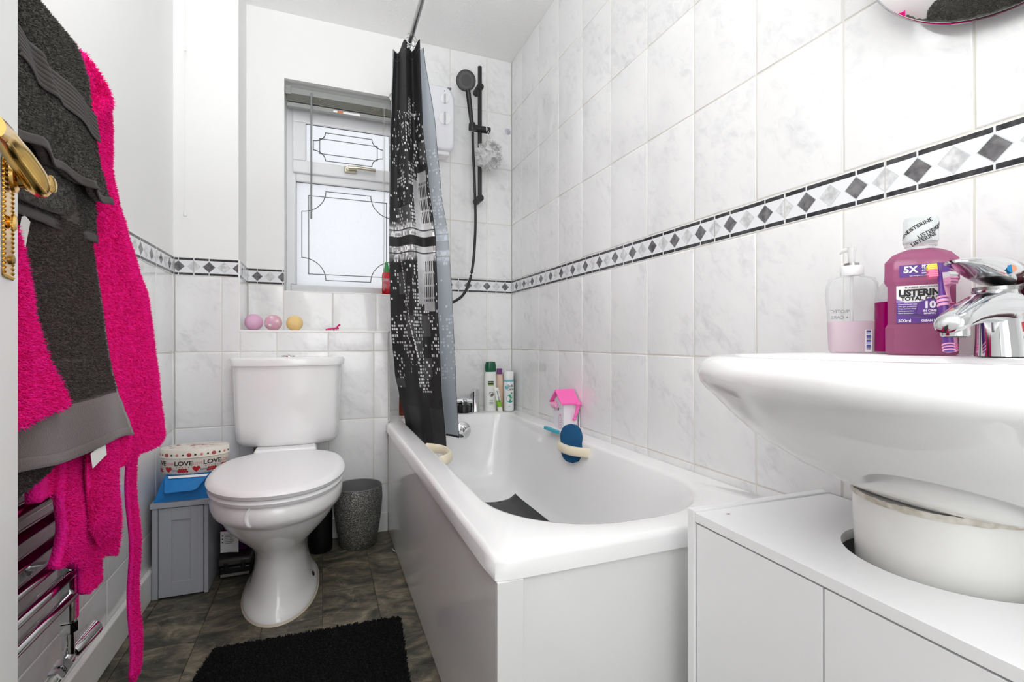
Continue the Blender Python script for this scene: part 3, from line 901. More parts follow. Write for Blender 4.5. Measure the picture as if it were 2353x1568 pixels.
# ------------------------------------------------------------------ toilet
def egg(cx, yf, yb, hw, z, n=48, p=2.0, flat=.35):
    """oval outline, round at the front (small y), squarer at the back"""
    out = []
    yc = yf + (yb - yf) * .52
    for i in range(n):
        a = 2 * PI * i / n
        c, s_ = math.cos(a), math.sin(a)
        e = p if s_ < 0 else p + flat * 4
        k = (abs(c) ** e + abs(s_) ** e) ** (-1 / e)
        out.append((cx + hw * c * k, yc + (yb - yc if s_ > 0 else yc - yf) * s_ * k, z))
    return out
TX = -.128
toilet = thing('toilet', (TX, 1.85, 0), 'white close-coupled toilet with closed lid against the tiled boxing', 'toilet')
rows = [(0, 1.575, 2.03, .112), (.012, 1.575, 2.03, .112), (.020, 1.588, 2.02, .104), (.05, 1.606, 2.01, .092), (.10, 1.622, 2.0, .080), (.15, 1.625, 1.99, .076), (.185, 1.612, 1.99, .083), (.215, 1.582, 1.99, .105), (.25, 1.540, 1.99, .135), (.285, 1.502, 2.0, .160), (.312, 1.482, 2.0, .172), (.322, 1.476, 2.0, .176), (.327, 1.458, 2.01, .186), (.345, 1.449, 2.01, .191), (.372, 1.449, 2.01, .191), (.384, 1.458, 2.0, .184)]
mb = MB().rings([egg(TX, yf, yb, hw, z) for z, yf, yb, hw in rows])
pan = mb.build('pan', MAT['ceramic'], toilet, angle=60)
MB().box(TX - .105, TX + .108, 1.97, 2.165, .30, .437).build('cistern_shelf', MAT['ceramic'], toilet, bevel=.012, seg=3)
MB().lathe([(.008, 0), (.008, .002), (.005, .0035), (.0, .0036)], (TX + .098, 1.80, .038), 16, axis=(.85, -.2, .35), cap1=False).build('fixing_hole', MAT['black_plastic'], pan)
MB().rings([egg(TX, 1.569, 2.034, .117, 0.0005), egg(TX, 1.572, 2.032, .114, .008)], True, False).build('sealant', M('aged_sealant', rgb(222, 214, 196), .6), pan)
def ring_loft(rows): return [egg(TX, *r[1:4], r[0], 64, 2.15, .12) for r in rows]
MB().rings(ring_loft([(.3845, 1.462, 1.985, .180), (.3865, 1.450, 1.99, .190), (.396, 1.446, 1.99, .193), (.4035, 1.452, 1.99, .189), (.4045, 1.47, 1.98, .17)])).build('seat', MAT['plastic_white'], toilet, angle=50)
MB().rings(ring_loft([(.4055, 1.46, 1.985, .183), (.408, 1.446, 1.99, .194), (.418, 1.442, 1.995, .198), (.426, 1.448, 1.99, .193), (.4305, 1.468, 1.975, .175), (.433, 1.55, 1.93, .11), (.4335, 1.68, 1.80, .02)])).build('lid', MAT['plastic_white'], toilet, angle=50)
for hx in (-.072, .072):
    MB().tube([(TX + hx - .02, 1.985, .425), (TX + hx + .02, 1.985, .425)], .012, 16).build('hinge', MAT['plastic_white'], toilet)
# cistern: bowed front, straight back
def cis(cx, hw, yb, yf, ys_, z, n=44, r=.03):
    """outline from back right round the bowed front to back left"""
    out = []
    for i in range(n):
        t = i / (n - 1); x = hw - 2 * hw * t
        e = abs(x) / hw
        y = ys_ - (ys_ - yf) * (1 - e ** 2.2) + (r * max(0, (e - .90) / .10) ** 2)
        out.append((cx + x, y, z))
    out += [(cx - hw, yb, z), (cx + hw, yb, z)]
    return out
CX = -.122
body = [(.432, .150, 2.165, 2.045, 2.075), (.440, .172, 2.175, 2.022, 2.065), (.458, .181, 2.18, 2.010, 2.058), (.50, .185, 2.185, 2.005, 2.056), (.738, .193, 2.192, 2.0, 2.056)]
MB().rings([cis(CX, hw, yb, yf, ys_, z) for z, hw, yb, yf, ys_ in body]).build('cistern', MAT['ceramic'], toilet, angle=50)
lidr = [(.738, .195, 2.196, 1.998, 2.052), (.741, .203, 2.198, 1.990, 2.045), (.762, .205, 2.198, 1.988, 2.043), (.770, .200, 2.198, 1.993, 2.048), (.7725, .185, 2.19, 2.01, 2.06)]
MB().rings([cis(CX, hw, yb, yf, ys_, z) for z, hw, yb, yf, ys_ in lidr]).build('cistern_lid', MAT['ceramic'], toilet, angle=50)
btn = MB().lathe([(.026, .7725), (.026, .776), (.023, .778), (.0, .7785)], (CX - .002, 2.105, 0), 28, cap1=False).build('flush_button', MAT['chrome'], toilet)
MB().box(CX - .0008, CX + .0008, 2.083, 2.127, .7775, .779).build('button_split', MAT['black_plastic'], btn, False)
MB().tube([(CX - .12, 2.13, .438), (CX - .12, 2.13, .35), (CX - .12, 2.16, .30), (CX - .12, 2.195, .29)], .0085, 12).build('inlet_pipe', M('copper_pipe', (.45, .25, .10, 1), .4, .9), toilet)

# ------------------------------------------------------------------ small grey cabinet, carton and tin in the corner
MAT['cab_grey'] = M('grey_painted_board', rgb(168, 170, 177), .5)
cab = thing('storage_cabinet', (-.43, 2.0, 0), 'narrow grey shaker panel floor cabinet in the corner left of toilet', 'cabinet')
c0, c1, cy0, cy1, cz = -.508, -.352, 1.866, 2.14, .295
MB().box(c0, c1, cy0 + .018, cy1, .002, cz).build('body', MAT['cab_grey'], cab, False, bevel=.0015)
MB().box(c0 - .004, c1 + .006, cy0 - .006, cy1 + .002, cz, cz + .017).build('top', MAT['cab_grey'], cab, False, bevel=.0015)
MB().box(c0, c0 + .016, cy0, cy0 + .018, .002, cz).build('stile', MAT['cab_grey'], cab, False, bevel=.001)
MB().box(c1 - .012, c1, cy0, cy0 + .018, .002, cz).build('stile', MAT['cab_grey'], cab, False, bevel=.001)
dx0, dx1 = c0 + .018, c1 - .014
dm = MB()
fx = .036
dm.box(dx0, dx0 + fx, cy0, cy0 + .017, .006, cz - .003).box(dx1 - fx, dx1, cy0, cy0 + .017, .006, cz - .003)
dm.box(dx0 + fx, dx1 - fx, cy0, cy0 + .017, .006, .052).box(dx0 + fx, dx1 - fx, cy0, cy0 + .017, cz - .043, cz - .003)
dm.box(dx0 + fx - .002, dx1 - fx + .002, cy0 + .005, cy0 + .017, .05, cz - .04)
dm.build('door', MAT['cab_grey'], cab, False, bevel=.0006)

MAT['blue_card'] = M('bright_blue_card', rgb(16, 122, 196), .4)
MAT['blue_card_dark'] = M('deep_blue_card', rgb(8, 86, 156), .4)
box = thing('tissue_carton', (-.43, 2.0, .312), 'bright blue card carton with open front flap on the grey cabinet', 'carton')
zt = .312
q0, q1, qy0, qy1 = -.506, -.350, 1.872, 2.10
def hexa(bot, top): return bot + top, [(0, 3, 2, 1), (4, 5, 6, 7), (0, 1, 5, 4), (1, 2, 6, 5), (2, 3, 7, 6), (3, 0, 4, 7)]
MB().add(*hexa([(q0, qy0, zt), (q1, qy0, zt), (q1, qy1, zt), (q0, qy1, zt)], [(q0 + .022, qy0 + .03, zt + .075), (q1 + .004, qy0 + .012, zt + .075), (q1 + .004, qy1, zt + .075), (q0 + .022, qy1, zt + .075)])).build('carton_body', MAT['blue_card'], box, False, bevel=.001)
def flap(poly, name, mat):
    mb = MB(); n = len(poly)
    mb.add([tuple(p) for p in poly] + [(p[0], p[1] + .0012, p[2] + .0006) for p in poly], [tuple(range(n)), tuple(reversed(range(n, 2 * n)))] + [(i, (i + 1) % n, n + (i + 1) % n, n + i) for i in range(n)])
    return mb.build(name, mat, box, False)
flap([(q0 + .026, qy0 + .024, zt + .077), (q0 + .036, qy0 - .026, zt + .040), (q0 + .041, qy0 - .030, zt + .036), (q1 - .040, qy0 - .032, zt + .038), (q1 - .030, qy0 - .028, zt + .042), (q1 - .001, qy0 + .008, zt + .077)], 'front_flap', MAT['blue_card'])
flap([(q0 + .036, qy0 + .020, zt + .0775), (q0 + .04, qy0 + .010, zt + .0725), (q1 - .01, qy0 + .000, zt + .0725), (q1 - .004, qy0 + .008, zt + .0775)], 'white_inner_edge', MAT['white_print'])

def tin_mat():
    t = NT('printed_cream_tin')
    t.p(Base__Color=rgb(232, 226, 214), Roughness=.3, Metallic=.0)
    return t.mat
MAT['tin'] = tin_mat()
MAT['red_print'] = M('red_print', rgb(178, 18, 28), .35)
MAT['pink_print'] = M('faded_pink_print', rgb(214, 128, 126), .4)
MAT['brown_print'] = M('dark_brown_print', rgb(58, 46, 38), .4)
tin = thing('oval_tin', (-.405, 1.97, .388), 'oval cream tin printed with LOVE and red hearts on blue carton', 'tin')
tcx, tcy, ta, tb_ = -.408, 1.965, .100, .066
tz0, tz1, tz2 = .3880, .4445, .4715
def oval(a, b, z, n=64): return [(tcx + a * math.cos(2 * PI * i / n), tcy + b * math.sin(2 * PI * i / n), z) for i in range(n)]
MB().rings([oval(ta - .003, tb_ - .003, tz0), oval(ta, tb_, tz0 + .003), oval(ta, tb_, tz1 + .01)]).build('base', MAT['tin'], tin, angle=50)
tl = MB().rings([oval(ta + .0018, tb_ + .0018, tz1), oval(ta + .0018, tb_ + .0018, tz2 - .003), oval(ta - .0008, tb_ - .0008, tz2), oval(ta - .005, tb_ - .005, tz2 - .001), oval(ta - .012, tb_ - .012, tz2 + .001)]).build('lid', MAT['tin'], tin, angle=50)
MB().rings([oval(ta + .0018, tb_ + .0018, tz1 + .0012), oval(ta + .0034, tb_ + .0034, tz1 + .0002), oval(ta + .0034, tb_ + .0034, tz1 - .0010), oval(ta + .0005, tb_ + .0005, tz1 - .0016)], False, False).build('rolled_edge', MAT['tin'], tl, angle=80)
# arc-length map round the oval, x = 0 faces the camera
arc = [0]
NA = 720
def ovp(a, off=0): return (tcx + (ta + off) * math.cos(a), tcy + (tb_ + off) * math.sin(a))
for i in range(NA):
    p, q = ovp(2 * PI * i / NA), ovp(2 * PI * (i + 1) / NA); arc.append(arc[-1] + math.hypot(q[0] - p[0], q[1] - p[1]))
A0 = arc[int(NA * .727)]
def on_tin(off, zb):
    def fn(x, y):
        d = (A0 + x) % arc[-1]
        lo, hi = 0, NA
        while hi - lo > 1:
            md = (lo + hi) // 2
            if arc[md] <= d: lo = md
            else: hi = md
        a = 2 * PI * (lo + (d - arc[lo]) / (arc[hi] - arc[lo])) / NA
        px, py = ovp(a, off)
        return (px, py, zb + y)
    return fn
def heart(mb, fn, cx, cy, r, m=0):
    P = []
    for i in range(28):
        a = 2 * PI * i / 28
        P.append((cx + r * 16 * math.sin(a) ** 3 / 16, cy + r * (13 * math.cos(a) - 5 * math.cos(2 * a) - 2 * math.cos(3 * a) - math.cos(4 * a)) / 16))
    n = len(P)
    mb.add([fn(*p) for p in P] + [fn(cx, cy)], [(i, (i + 1) % n, n) for i in range(n)], m)
def disc(mb, fn, cx, cy, r, m=0, n=18, r0=0):
    if r0:
        mb.add([fn(cx + k * math.cos(2 * PI * i / n), cy + k * math.sin(2 * PI * i / n)) for k in (r0, r) for i in range(n)], [(i, (i + 1) % n, n + (i + 1) % n, n + i) for i in range(n)], m)
    else:
        mb.add([fn(cx + r * math.cos(2 * PI * i / n), cy + r * math.sin(2 * PI * i / n)) for i in range(n)] + [fn(cx, cy)], [(i, (i + 1) % n, n) for i in range(n)], m)
fb = on_tin(.0004, tz0); fl = on_tin(.0024, tz0)
pm = MB()
for x0 in (-.085, .0, .085):
    lettering(pm, 'LOVE', .020, fb, x0 - .008, .037, .0006, sx=1.15, m=0)
    lettering(pm, 'LOVE', .0115, fb, x0 + .034, .036, .0001, m=1)
    heart(pm, fb, x0 + .030, .0185, .0115, 2)
    lettering(pm, 'love', .0125, fb, x0 + .052, .0155, .0, m=0)
    for k in range(9):
        disc(pm, fb, x0 - .022 + (k % 5) * .0065 + .003 * (k // 5), .011 + .0065 * (k // 5), .0036, 2, 10)
    for k in range(6):
        heart(pm, fb, x0 - .028 + k * .009, .0245 + .001 * (k % 2), .0016, 0)
        disc(pm, fb, x0 - .03 + k * .011, .0045, .0011, 0, 8)
pm.build('lettering', [MAT['brown_print'], MAT['pink_print'], MAT['red_print']], tin, False)
pm = MB()
for k in range(16):
    x = -.13 + k * .0175
    r = (.0064, .0034, .0042, .003)[k % 4]
    disc(pm, fl, x, .0655, r, (2, 0, 1, 0)[k % 4])
    if k % 4 == 0: disc(pm, on_tin(.0027, tz0), x, .0655, r * .62, 1, 14, r * .4)
for k in range(26):
    x, y = random.uniform(-.075, .075), random.uniform(-.045, .045)
    if (x / .08) ** 2 + (y / .05) ** 2 > 1: continue
    fn = lambda a, b: (tcx + a, tcy + b, tz2 + .0013)
    if k % 3 == 0: lettering(pm, 'love', random.uniform(.012, .02), fn, x, y, m=random.choice((0, 1, 1)), rot=random.uniform(-.2, .2))
    elif k % 3 == 1: heart(pm, fn, x, y, random.uniform(.004, .007), random.choice((1, 2)))
    else: disc(pm, fn, x, y, .004, 1, 14, .002)
pm.build('print', [MAT['brown_print'], MAT['pink_print'], MAT['red_print']], tl, False, kind='stuff')

# ------------------------------------------------------------------ things round the toilet
case = thing('storage_case', (-.285, 2.06, 0), 'flat black case with grey lid on the floor behind the toilet', 'case')
MB().box(-.338, -.236, 1.955, 2.17, .0, .040).build('case_base', MAT['black_plastic'], case, bevel=.008, seg=3)
MB().box(-.340, -.234, 1.952, 2.172, .042, .068).build('case_lid', M('grey_plastic', rgb(70, 70, 68), .4), case, bevel=.008, seg=3)
for xx in (-.315, -.262):
    MB().box(xx - .007, xx + .007, 1.949, 1.958, .02, .055).build('latch', MAT['black_plastic'], case, False, bevel=.002)
MB().box(-.332, -.242, 1.951, 1.9545, .006, .016).build('foot_rail', M('pale_grey_rubber', rgb(128, 126, 122), .6), case, False, bevel=.001)
pk = thing('nappy_pack', (-.285, 2.06, .07), 'purple plastic wrapped pack with white care label behind the toilet', 'pack')
def pk_mat():
    t = NT('purple_printed_film')
    c = t.ramp(t.noise(t.pos(), 18, 2), [(.38, rgb(34, 22, 52)), (.5, rgb(74, 34, 92)), (.6, rgb(150, 24, 92)), (.7, rgb(46, 52, 120))])
    t.p(Base__Color=c, Roughness=.22); t.bump(t.noise(t.pos(), 40, 3), .5, .006)
    return t.mat
mb = MB()
R = []
for k in range(9):
    t = k / 8; z = .070 + t * .150; g = 1 - .35 * abs(2 * t - 1) ** 3
    R.append([(-.286 + .050 * g * math.copysign(abs(math.cos(a)) ** .55, math.cos(a)), 2.065 + .092 * g * math.copysign(abs(math.sin(a)) ** .55, math.sin(a)), z) for a in [2 * PI * i / 36 for i in range(36)]])
mb.rings(R)
mb.build('wrapper', pk_mat(), pk, angle=70)
lb = MB().grid(lambda u, v: (-.334 + u * .056, 1.966 + .004 * math.sin(u * 3) - .002 * v, .088 + v * .075 - u * .006), 8, 8).build('care_label', MAT['white_print'], pk)
pm = MB()
fn = lambda x, y: (-.334 + x, 1.9632, .088 + y)
for k in range(6):
    pm.add([fn(.014, .062 - k * .006), fn(.014 + random.uniform(.018, .034), .062 - k * .006), fn(.04, .0605 - k * .006), fn(.014, .0605 - k * .006)], [(0, 1, 2, 3)], 0)
    if k % 2 == 0: disc(pm, fn, .007, .06 - k * .006, .0022, 1, 10)
pm.build('fine_print', [MAT['grey_print'], MAT['black_print']], lb, False)

br = thing('toilet_brush_holder', (-.008, 2.090, 0), 'plain black cylindrical toilet brush holder between toilet and bin', 'brush holder')
MB().lathe([(.044, 0), (.046, .003), (.046, .205), (.043, .208), (.041, .205), (.041, .02)], (-.008, 2.090, 0), 36, cap1=True).build('pot', MAT['black_plastic'], br)
MB().lathe([(.04, .20), (.04, .212), (.011, .216), (.008, .225), (.008, .262), (.011, .267), (.011, .288), (.0, .29)], (-.008, 2.090, 0), 24, cap1=False).build('brush_handle', MAT['black_plastic'], br)

def glitter():
    t = NT('silver_glitter')
    v = t.node('ShaderNodeTexVoronoi', None, Scale=900.0, Vector=t.pos())
    w = t.node('ShaderNodeTexWhiteNoise', {'noise_dimensions': '3D'}, Vector=v.outputs['Position'])
    c = t.ramp(w.outputs['Value'], [(.0, rgb(58, 58, 56)), (.55, rgb(104, 104, 100)), (.86, rgb(150, 150, 146)), (.93, rgb(250, 250, 248))])
    t.p(Base__Color=c, Roughness=.35, Metallic=.55)
    nm = t.vec('ADD', t.n.new('ShaderNodeNewGeometry').outputs['Normal'], t.vec('SCALE', t.vec('SUBTRACT', w.outputs['Color'], (.5, .5, .5)), scale=.55))
    t.set(t.bsdf.inputs['Normal'], t.vec('NORMALIZE', nm))
    return t.mat
MAT['glitter'] = glitter()
MAT['bin_in'] = M('dull_grey_inside', rgb(120, 121, 120), .5)
bn = thing('waste_bin', (.135, 2.085, 0), 'silver glitter waste bin with open top between toilet and bath', 'bin')
bc = (.136, 2.090, 0)
MB().lathe([(.066, 0), (.070, .004), (.082, .06), (.092, .13), (.097, .19), (.0955, .226), (.0935, .242)], bc, 56, cap1=False).build('bucket', MAT['glitter'], bn)
MB().lathe([(.0935, .242), (.0925, .244), (.0905, .242), (.0925, .19), (.086, .10), (.068, .012)], bc, 56, cap0=False).build('lining', MAT['bin_in'], bn)

# scrap of white paper by the bath
MB().add([(.262, 1.975, .0006), (.270, 1.958, .001), (.262, 1.952, .006), (.255, 1.968, .014), (.262, 1.975, .0012), (.270, 1.958, .0016), (.2615, 1.952, .0066), (.2545, 1.968, .0146)], [(0, 1, 2, 3), (7, 6, 5, 4), (0, 4, 5, 1), (1, 5, 6, 2), (2, 6, 7, 3), (3, 7, 4, 0)]).build('paper_scrap', MAT['white_print'], None, False, label='tiny white scrap of paper on the floor against the bath panel', cat='paper')

# ------------------------------------------------------------------ black bath mat
rug = thing('bath_mat', (-.02, 1.22, 0), 'black fluffy bath mat on the dark floor beside the bath', 'mat')
MAT['black_rug'] = M('black_chenille', rgb(9, 9, 10), 1.0, bump=(160, 1.0, .006))
c = [Vector((-.268, 1.487, 0)), Vector((.214, 1.463, 0)), Vector((.182, .98, 0)), Vector((-.36, 1.02, 0))]
def rugp(u, v):
    p = (c[3] * (1 - u) + c[2] * u) * (1 - v) + (c[0] * (1 - u) + c[1] * u) * v
    return p
def rugf(u, v):
    p = rugp(u, v); e = min(u, 1 - u, v, 1 - v)
    return (p.x + .002 * math.sin(v * 160), p.y + .003 * math.sin(u * 120), .004 + .014 * min(1, e / .02) ** .5 + .0012 * math.sin(u * 170) * math.sin(v * 150))
o = MB().grid(rugf, 120, 110).build('base', MAT['black_rug'], rug)
m = o.modifiers.new('thickness', 'SOLIDIFY'); m.thickness = .003; m.offset = -1
def pile_up(name, fn, n, length, mat, parent, width):
    v = []; f = []
    for _ in range(n):
        s, t = random.random(), random.random()
        p = Vector(fn(s, t)); d = Vector((random.uniform(-.8, .8), random.uniform(-.8, .8), 1)).normalized(); w = d.cross(Vector((random.uniform(-1, 1), random.uniform(-1, 1), .1))).normalized() * width
        k = len(v); L = length * random.uniform(.6, 1.2)
        v += [tuple(p - w), tuple(p + w), tuple(p + d * L + w), tuple(p + d * L - w)]; f.append((k, k + 1, k + 2, k + 3))
    me = bpy.data.meshes.new(name); me.from_pydata(v, [], f); me.materials.append(mat); me.update()
    return link(name, me, parent, kind='stuff')
pile_up('pile', rugf, 45000, .008, MAT['black_rug'], rug, .0016)

# ------------------------------------------------------------------ bath balls and hair clip on the ledge
def ball(name, cxy, r, mat, label, cat='bath ball'):
    prof = [(r * math.sin(PI * k / 20), -r * math.cos(PI * k / 20)) for k in range(1, 20)]
    mb = MB().lathe([(.0001, -r)] + prof + [(.0001, r)], (cxy[0], cxy[1], LEDGE + r - .0006), 36)
    return mb.build(name, mat, None, label=label, cat=cat, group='bath bombs on the tiled ledge')
ball('bath_bomb', (-.262, 2.242), .0345, M('chalky_pink', rgb(226, 178, 208), .45), 'plain pink bath bomb ball, leftmost on the tiled ledge', 'bath bomb')
t = NT('marbled_pink_white')
cc = t.ramp(t.noise(t.pos(), 34, 2), [(.42, rgb(222, 168, 190)), (.56, rgb(232, 190, 200)), (.62, rgb(246, 240, 240))])
t.p(Base__Color=cc, Roughness=.45)
ball('bath_bomb', (-.190, 2.242), .0335, t.mat, 'marbled pink and white bath bomb ball on the tiled ledge', 'bath bomb')
ball('bath_bomb', (-.109, 2.242), .0330, M('chalky_yellow', rgb(244, 210, 142), .45), 'pale yellow bath bomb ball on the tiled ledge', 'bath bomb')
clip = thing('hair_claw', (.045, 2.235, LEDGE), 'hot pink plastic claw hair clip on the tiled ledge', 'hair clip')
MAT['hot_pink'] = M('hot_pink_plastic', rgb(226, 20, 128), .25)
mb = MB().tube(smooth_path([(.014, 2.23, LEDGE + .006), (.034, 2.23, LEDGE + .011), (.052, 2.23, LEDGE + .013), (.066, 2.23, LEDGE + .012)], 5), .0035, 8)
mb.build('spine', MAT['hot_pink'], clip)
mb = MB()
for k in range(9):
    x = .014 + k * .006
    for s in (-1, 1):
        mb.tube([(x, 2.23, LEDGE + .009), (x, 2.23 + s * .006, LEDGE + .005), (x - .001, 2.23 + s * .004, LEDGE + .0012)], .0014, 6)
mb.build('teeth', MAT['hot_pink'], clip)
mb = MB()
for s in (-1, 1):
    mb.tube([(.056, 2.23 + s * .002, LEDGE + .012), (.062, 2.23 + s * .007, LEDGE + .022), (.070, 2.23 + s * .010, LEDGE + .029)], [.003, .0035, .0045], 8)
mb.tube([(.055, 2.222, LEDGE + .015), (.055, 2.238, LEDGE + .015)], .003, 8)
mb.build('grips', MAT['hot_pink'], clip)

# red squeeze bottle with green cap on the window sill
rbt = thing('squeeze_bottle', (.2985, 2.495, WZ0), 'red squeeze bottle with green cap on the window sill by the curtain', 'bottle')
bc = (.2985, 2.495, WZ0 + .0005)
MAT['bottle_red'] = M('red_plastic', rgb(216, 22, 36), .25)
MB().lathe([(.020, 0), (.0225, .004), (.0225, .040), (.0215, .060), (.0225, .080), (.0225, .100), (.019, .112), (.013, .116)], bc, 32).build('body', MAT['bottle_red'], rbt)
MB().lathe([(.0165, .113), (.0165, .128), (.013, .133), (.009, .150), (.006, .166), (.0, .167)], bc, 24, cap1=False).build('cap', M('green_plastic', rgb(58, 160, 88), .3), rbt)
fn = lambda x, y: (bc[0] + .0228 * math.sin(x / .0228), bc[1] - .0228 * math.cos(x / .0228), bc[2] + y)
pm = MB()
pm.grid(lambda u, v: fn(-.026 + u * .04, .030 + v * .055), 10, 2, 0)
for k in range(3): pm.grid(lambda u, v, k=k: (lambda p: (p[0] * 1.0, p[1] - .0003, p[2]))(fn(-.024 + u * .03, .068 + k * .005 + v * .002)), 6, 1, 1)
disc(pm, lambda x, y: (lambda p: (p[0], p[1] - .0003, p[2]))(fn(x, y)), -.012, .046, .009, 2, 16)
pm.build('label', [M('rose_print', rgb(226, 96, 104), .4), MAT['white_print'], M('pale_rose_print', rgb(240, 160, 164), .4)], rbt, False, kind='stuff')
# curl of clear tape stuck to the front of the toilet rim
tpz = smooth_path([(TX - .052, 1.463, .3855), (TX - .060, 1.4605, .374), (TX - .063, 1.461, .356), (TX - .057, 1.461, .340), (TX - .053, 1.464, .334)], 5)
MB().rings([[(p.x - .0022, p.y - .0010, p.z), (p.x + .0022, p.y - .0014, p.z), (p.x + .0022, p.y + .003, p.z), (p.x - .0022, p.y + .003, p.z)] for p in tpz]).build('tape_curl', MAT['white_print'], toilet, False)
# ------------------------------------------------------------------ bath
bath = thing('bathtub', (.60, 1.58, 0), 'white acrylic bathtub with panelled sides along the right wall', 'bathtub')
BC = (.60, 1.55)
def bath_ring(z, x0, x1, y0, y1, r, notch=False, n=220):
    out = []
    for i in range(n):
        a = 2 * PI * i / n; dx, dy = math.cos(a), math.sin(a); lo, hi = 0, 2.0
        for _ in range(24):
            md = (lo + hi) / 2; x, y = BC[0] + dx * md, BC[1] + dy * md
            ok = inside_rrect(x, y, x0, x1, y0, y1, r)
            if notch and x < XB + .007 and y > YP - .005: ok = False
            if ok: lo = md
            else: hi = md
        out.append((BC[0] + dx * lo, BC[1] + dy * lo, z))
    return out
ox0, ox1, oy0, oy1 = .2605, XR - .001, .748, YB - .001
R = [bath_ring(.436, ox0 + .006, ox1, oy0 + .006, oy1, [.012] * 4, True), bath_ring(.437, ox0, ox1, oy0, oy1, [.016] * 4, True), bath_ring(.464, ox0, ox1, oy0, oy1, [.016] * 4, True),
     bath_ring(.4725, ox0 + .003, ox1 - .001, oy0 + .003, oy1 - .001, [.016] * 4, True), bath_ring(.477, ox0 + .011, ox1 - .003, oy0 + .011, oy1 - .003, [.018] * 4, True)]
for z, a, b, c_, d, rn, rf in [(.4775, .326, .872, .806, 2.297, .235, .07), (.4755, .333, .865, .814, 2.290, .232, .07), (.468, .338, .860, .823, 2.285, .23, .07), (.40, .350, .848, .875, 2.272, .22, .075), (.30, .366, .832, .950, 2.255, .21, .08), (.20, .386, .812, 1.05, 2.235, .19, .09), (.165, .408, .790, 1.11, 2.21, .17, .10), (.148, .445, .753, 1.18, 2.16, .14, .10), (.145, .50, .70, 1.35, 2.0, .08, .08)]:
    R.append(bath_ring(z, a, b, c_, d, [rn, rn, rf, rf]))
MB().rings(R, cap0=False, cap1=True).build('tub', MAT['acrylic'], bath, angle=65)
MB().box(.2695, .2745, .757, YP - .016, .003, .440).build('side_panel', MAT['panel'], bath, False, bevel=.001)
MB().box(.2745, XR - .002, .7555, .7605, .003, .440).build('end_panel', MAT['panel'], bath, False, bevel=.001)
MB().box(.2660, .3125, .7485, .7555, .003, .4365).box(.2660, .2695, .7555, .80, .003, .4365).build('corner_strip', MAT['panel'], bath, False, bevel=.002)
MAT['cream_plastic'] = M('cream_plastic', rgb(232, 222, 196), .3)
def grip(x, sgn, y0, y1, z):
    R = []
    n = 22
    for k in range(n + 1):
        t = k / n; y = y0 + (y1 - y0) * t
        bow = .048 * (1 - abs(2 * t - 1) ** 2.6)
        cx = x + sgn * bow
        R.append([(cx + .0085 * math.cos(a) * sgn, y, z + .016 * math.sin(a) - .004 * math.cos(a)) for a in [2 * PI * j / 16 for j in range(16)]])
    return MB().rings(R).build('grip_handle', MAT['cream_plastic'], bath, angle=60)
grip(.855, -1, 1.465, 1.665, .447)
grip(.340, 1, 1.470, 1.680, .463)
MB().lathe([(.038, 0), (.041, .003), (.041, .010), (.036, .014), (.010, .016), (.0, .016)], (.628, 2.278, .402), 40, axis=(0, -1, .12), cap1=False).build('overflow', MAT['chrome'], bath)

tapb = thing('bath_mixer_tap', (.69, 2.36, RIM), 'chrome and black bath mixer tap on the far rim behind the curtain', 'tap')
MB().lathe([(.026, RIM + .0008), (.026, RIM + .006), (.0235, RIM + .010), (.0235, RIM + .085)], (.714, 2.352, 0), 28).build('handle_post', MAT['chrome'], tapb)
R = []
for k in range(9):
    t = k / 8
    R.append([(.714 + .0245 * math.cos(a), 2.352 + .0245 * math.sin(a), RIM + .086 + t * .030 - t * .016 * max(0, -math.cos(a)) * 1.3) for a in [2 * PI * j / 28 for j in range(28)]])
MB().rings(R).build('lever_cap', MAT['chrome'], tapb, angle=50)
MB().tube([(.714, 2.352, RIM + .055), (.66, 2.352, RIM + .060), (.60, 2.352, RIM + .060)], .016, 18).lathe([(.013, 0), (.015, .004), (.015, .030), (.011, .034)], (.658, 2.345, RIM + .058), 20, axis=(-.1, -1, -.25)).build('spout', MAT['chrome'], tapb)
MB().lathe([(.030, RIM + .0008), (.030, RIM + .034), (.022, RIM + .045)], (.655, 2.350, 0), 26).build('black_base', MAT['black_plastic'], tapb)

# black rubber mat in the tub
mt = thing('tub_mat', (.6, 1.7, .148), 'black rubber non-slip mat with scalloped pattern inside the bathtub', 'mat')
MAT['black_rubber'] = M('black_rubber', rgb(38, 39, 40), .45)
RZ = .1493
mx0, mx1, my0, my1 = .50, .778, 1.22, 1.955
def rubber(u, v):
    x = mx0 + (mx1 - mx0) * u; y = my0 + (my1 - my0) * v
    e = max(0, (x - .742) / .036); e2 = max(0, (y - 2.15) / .05)
    return (x, y, RZ + .0035 + .016 * e ** 1.6 + (.006 * max(0, v - .93) / .07 * math.sin(u * 7)))
o = MB().grid(rubber, 30, 40).build('sheet', MAT['black_rubber'], mt)
m = o.modifiers.new('thickness', 'SOLIDIFY'); m.thickness = .003; m.offset = -1
mb = MB()
for i in range(7):
    for j in range(18):
        x = mx0 + .022 + i * .038 + (.019 if j % 2 else 0); y = my0 + .02 + j * .04
        if x > mx1 - .018: continue
        p = rubber((x - mx0) / (mx1 - mx0), (y - my0) / (my1 - my0))
        for r in (.016, .009):
            mb.tube([(x + r * math.cos(a), y + r * math.sin(a), p[2] + .0012) for a in [PI * .05 + PI * .9 * k / 7 for k in range(8)]], .0016, 5)
mb.build('scallops', MAT['black_rubber'], mt, kind='stuff')

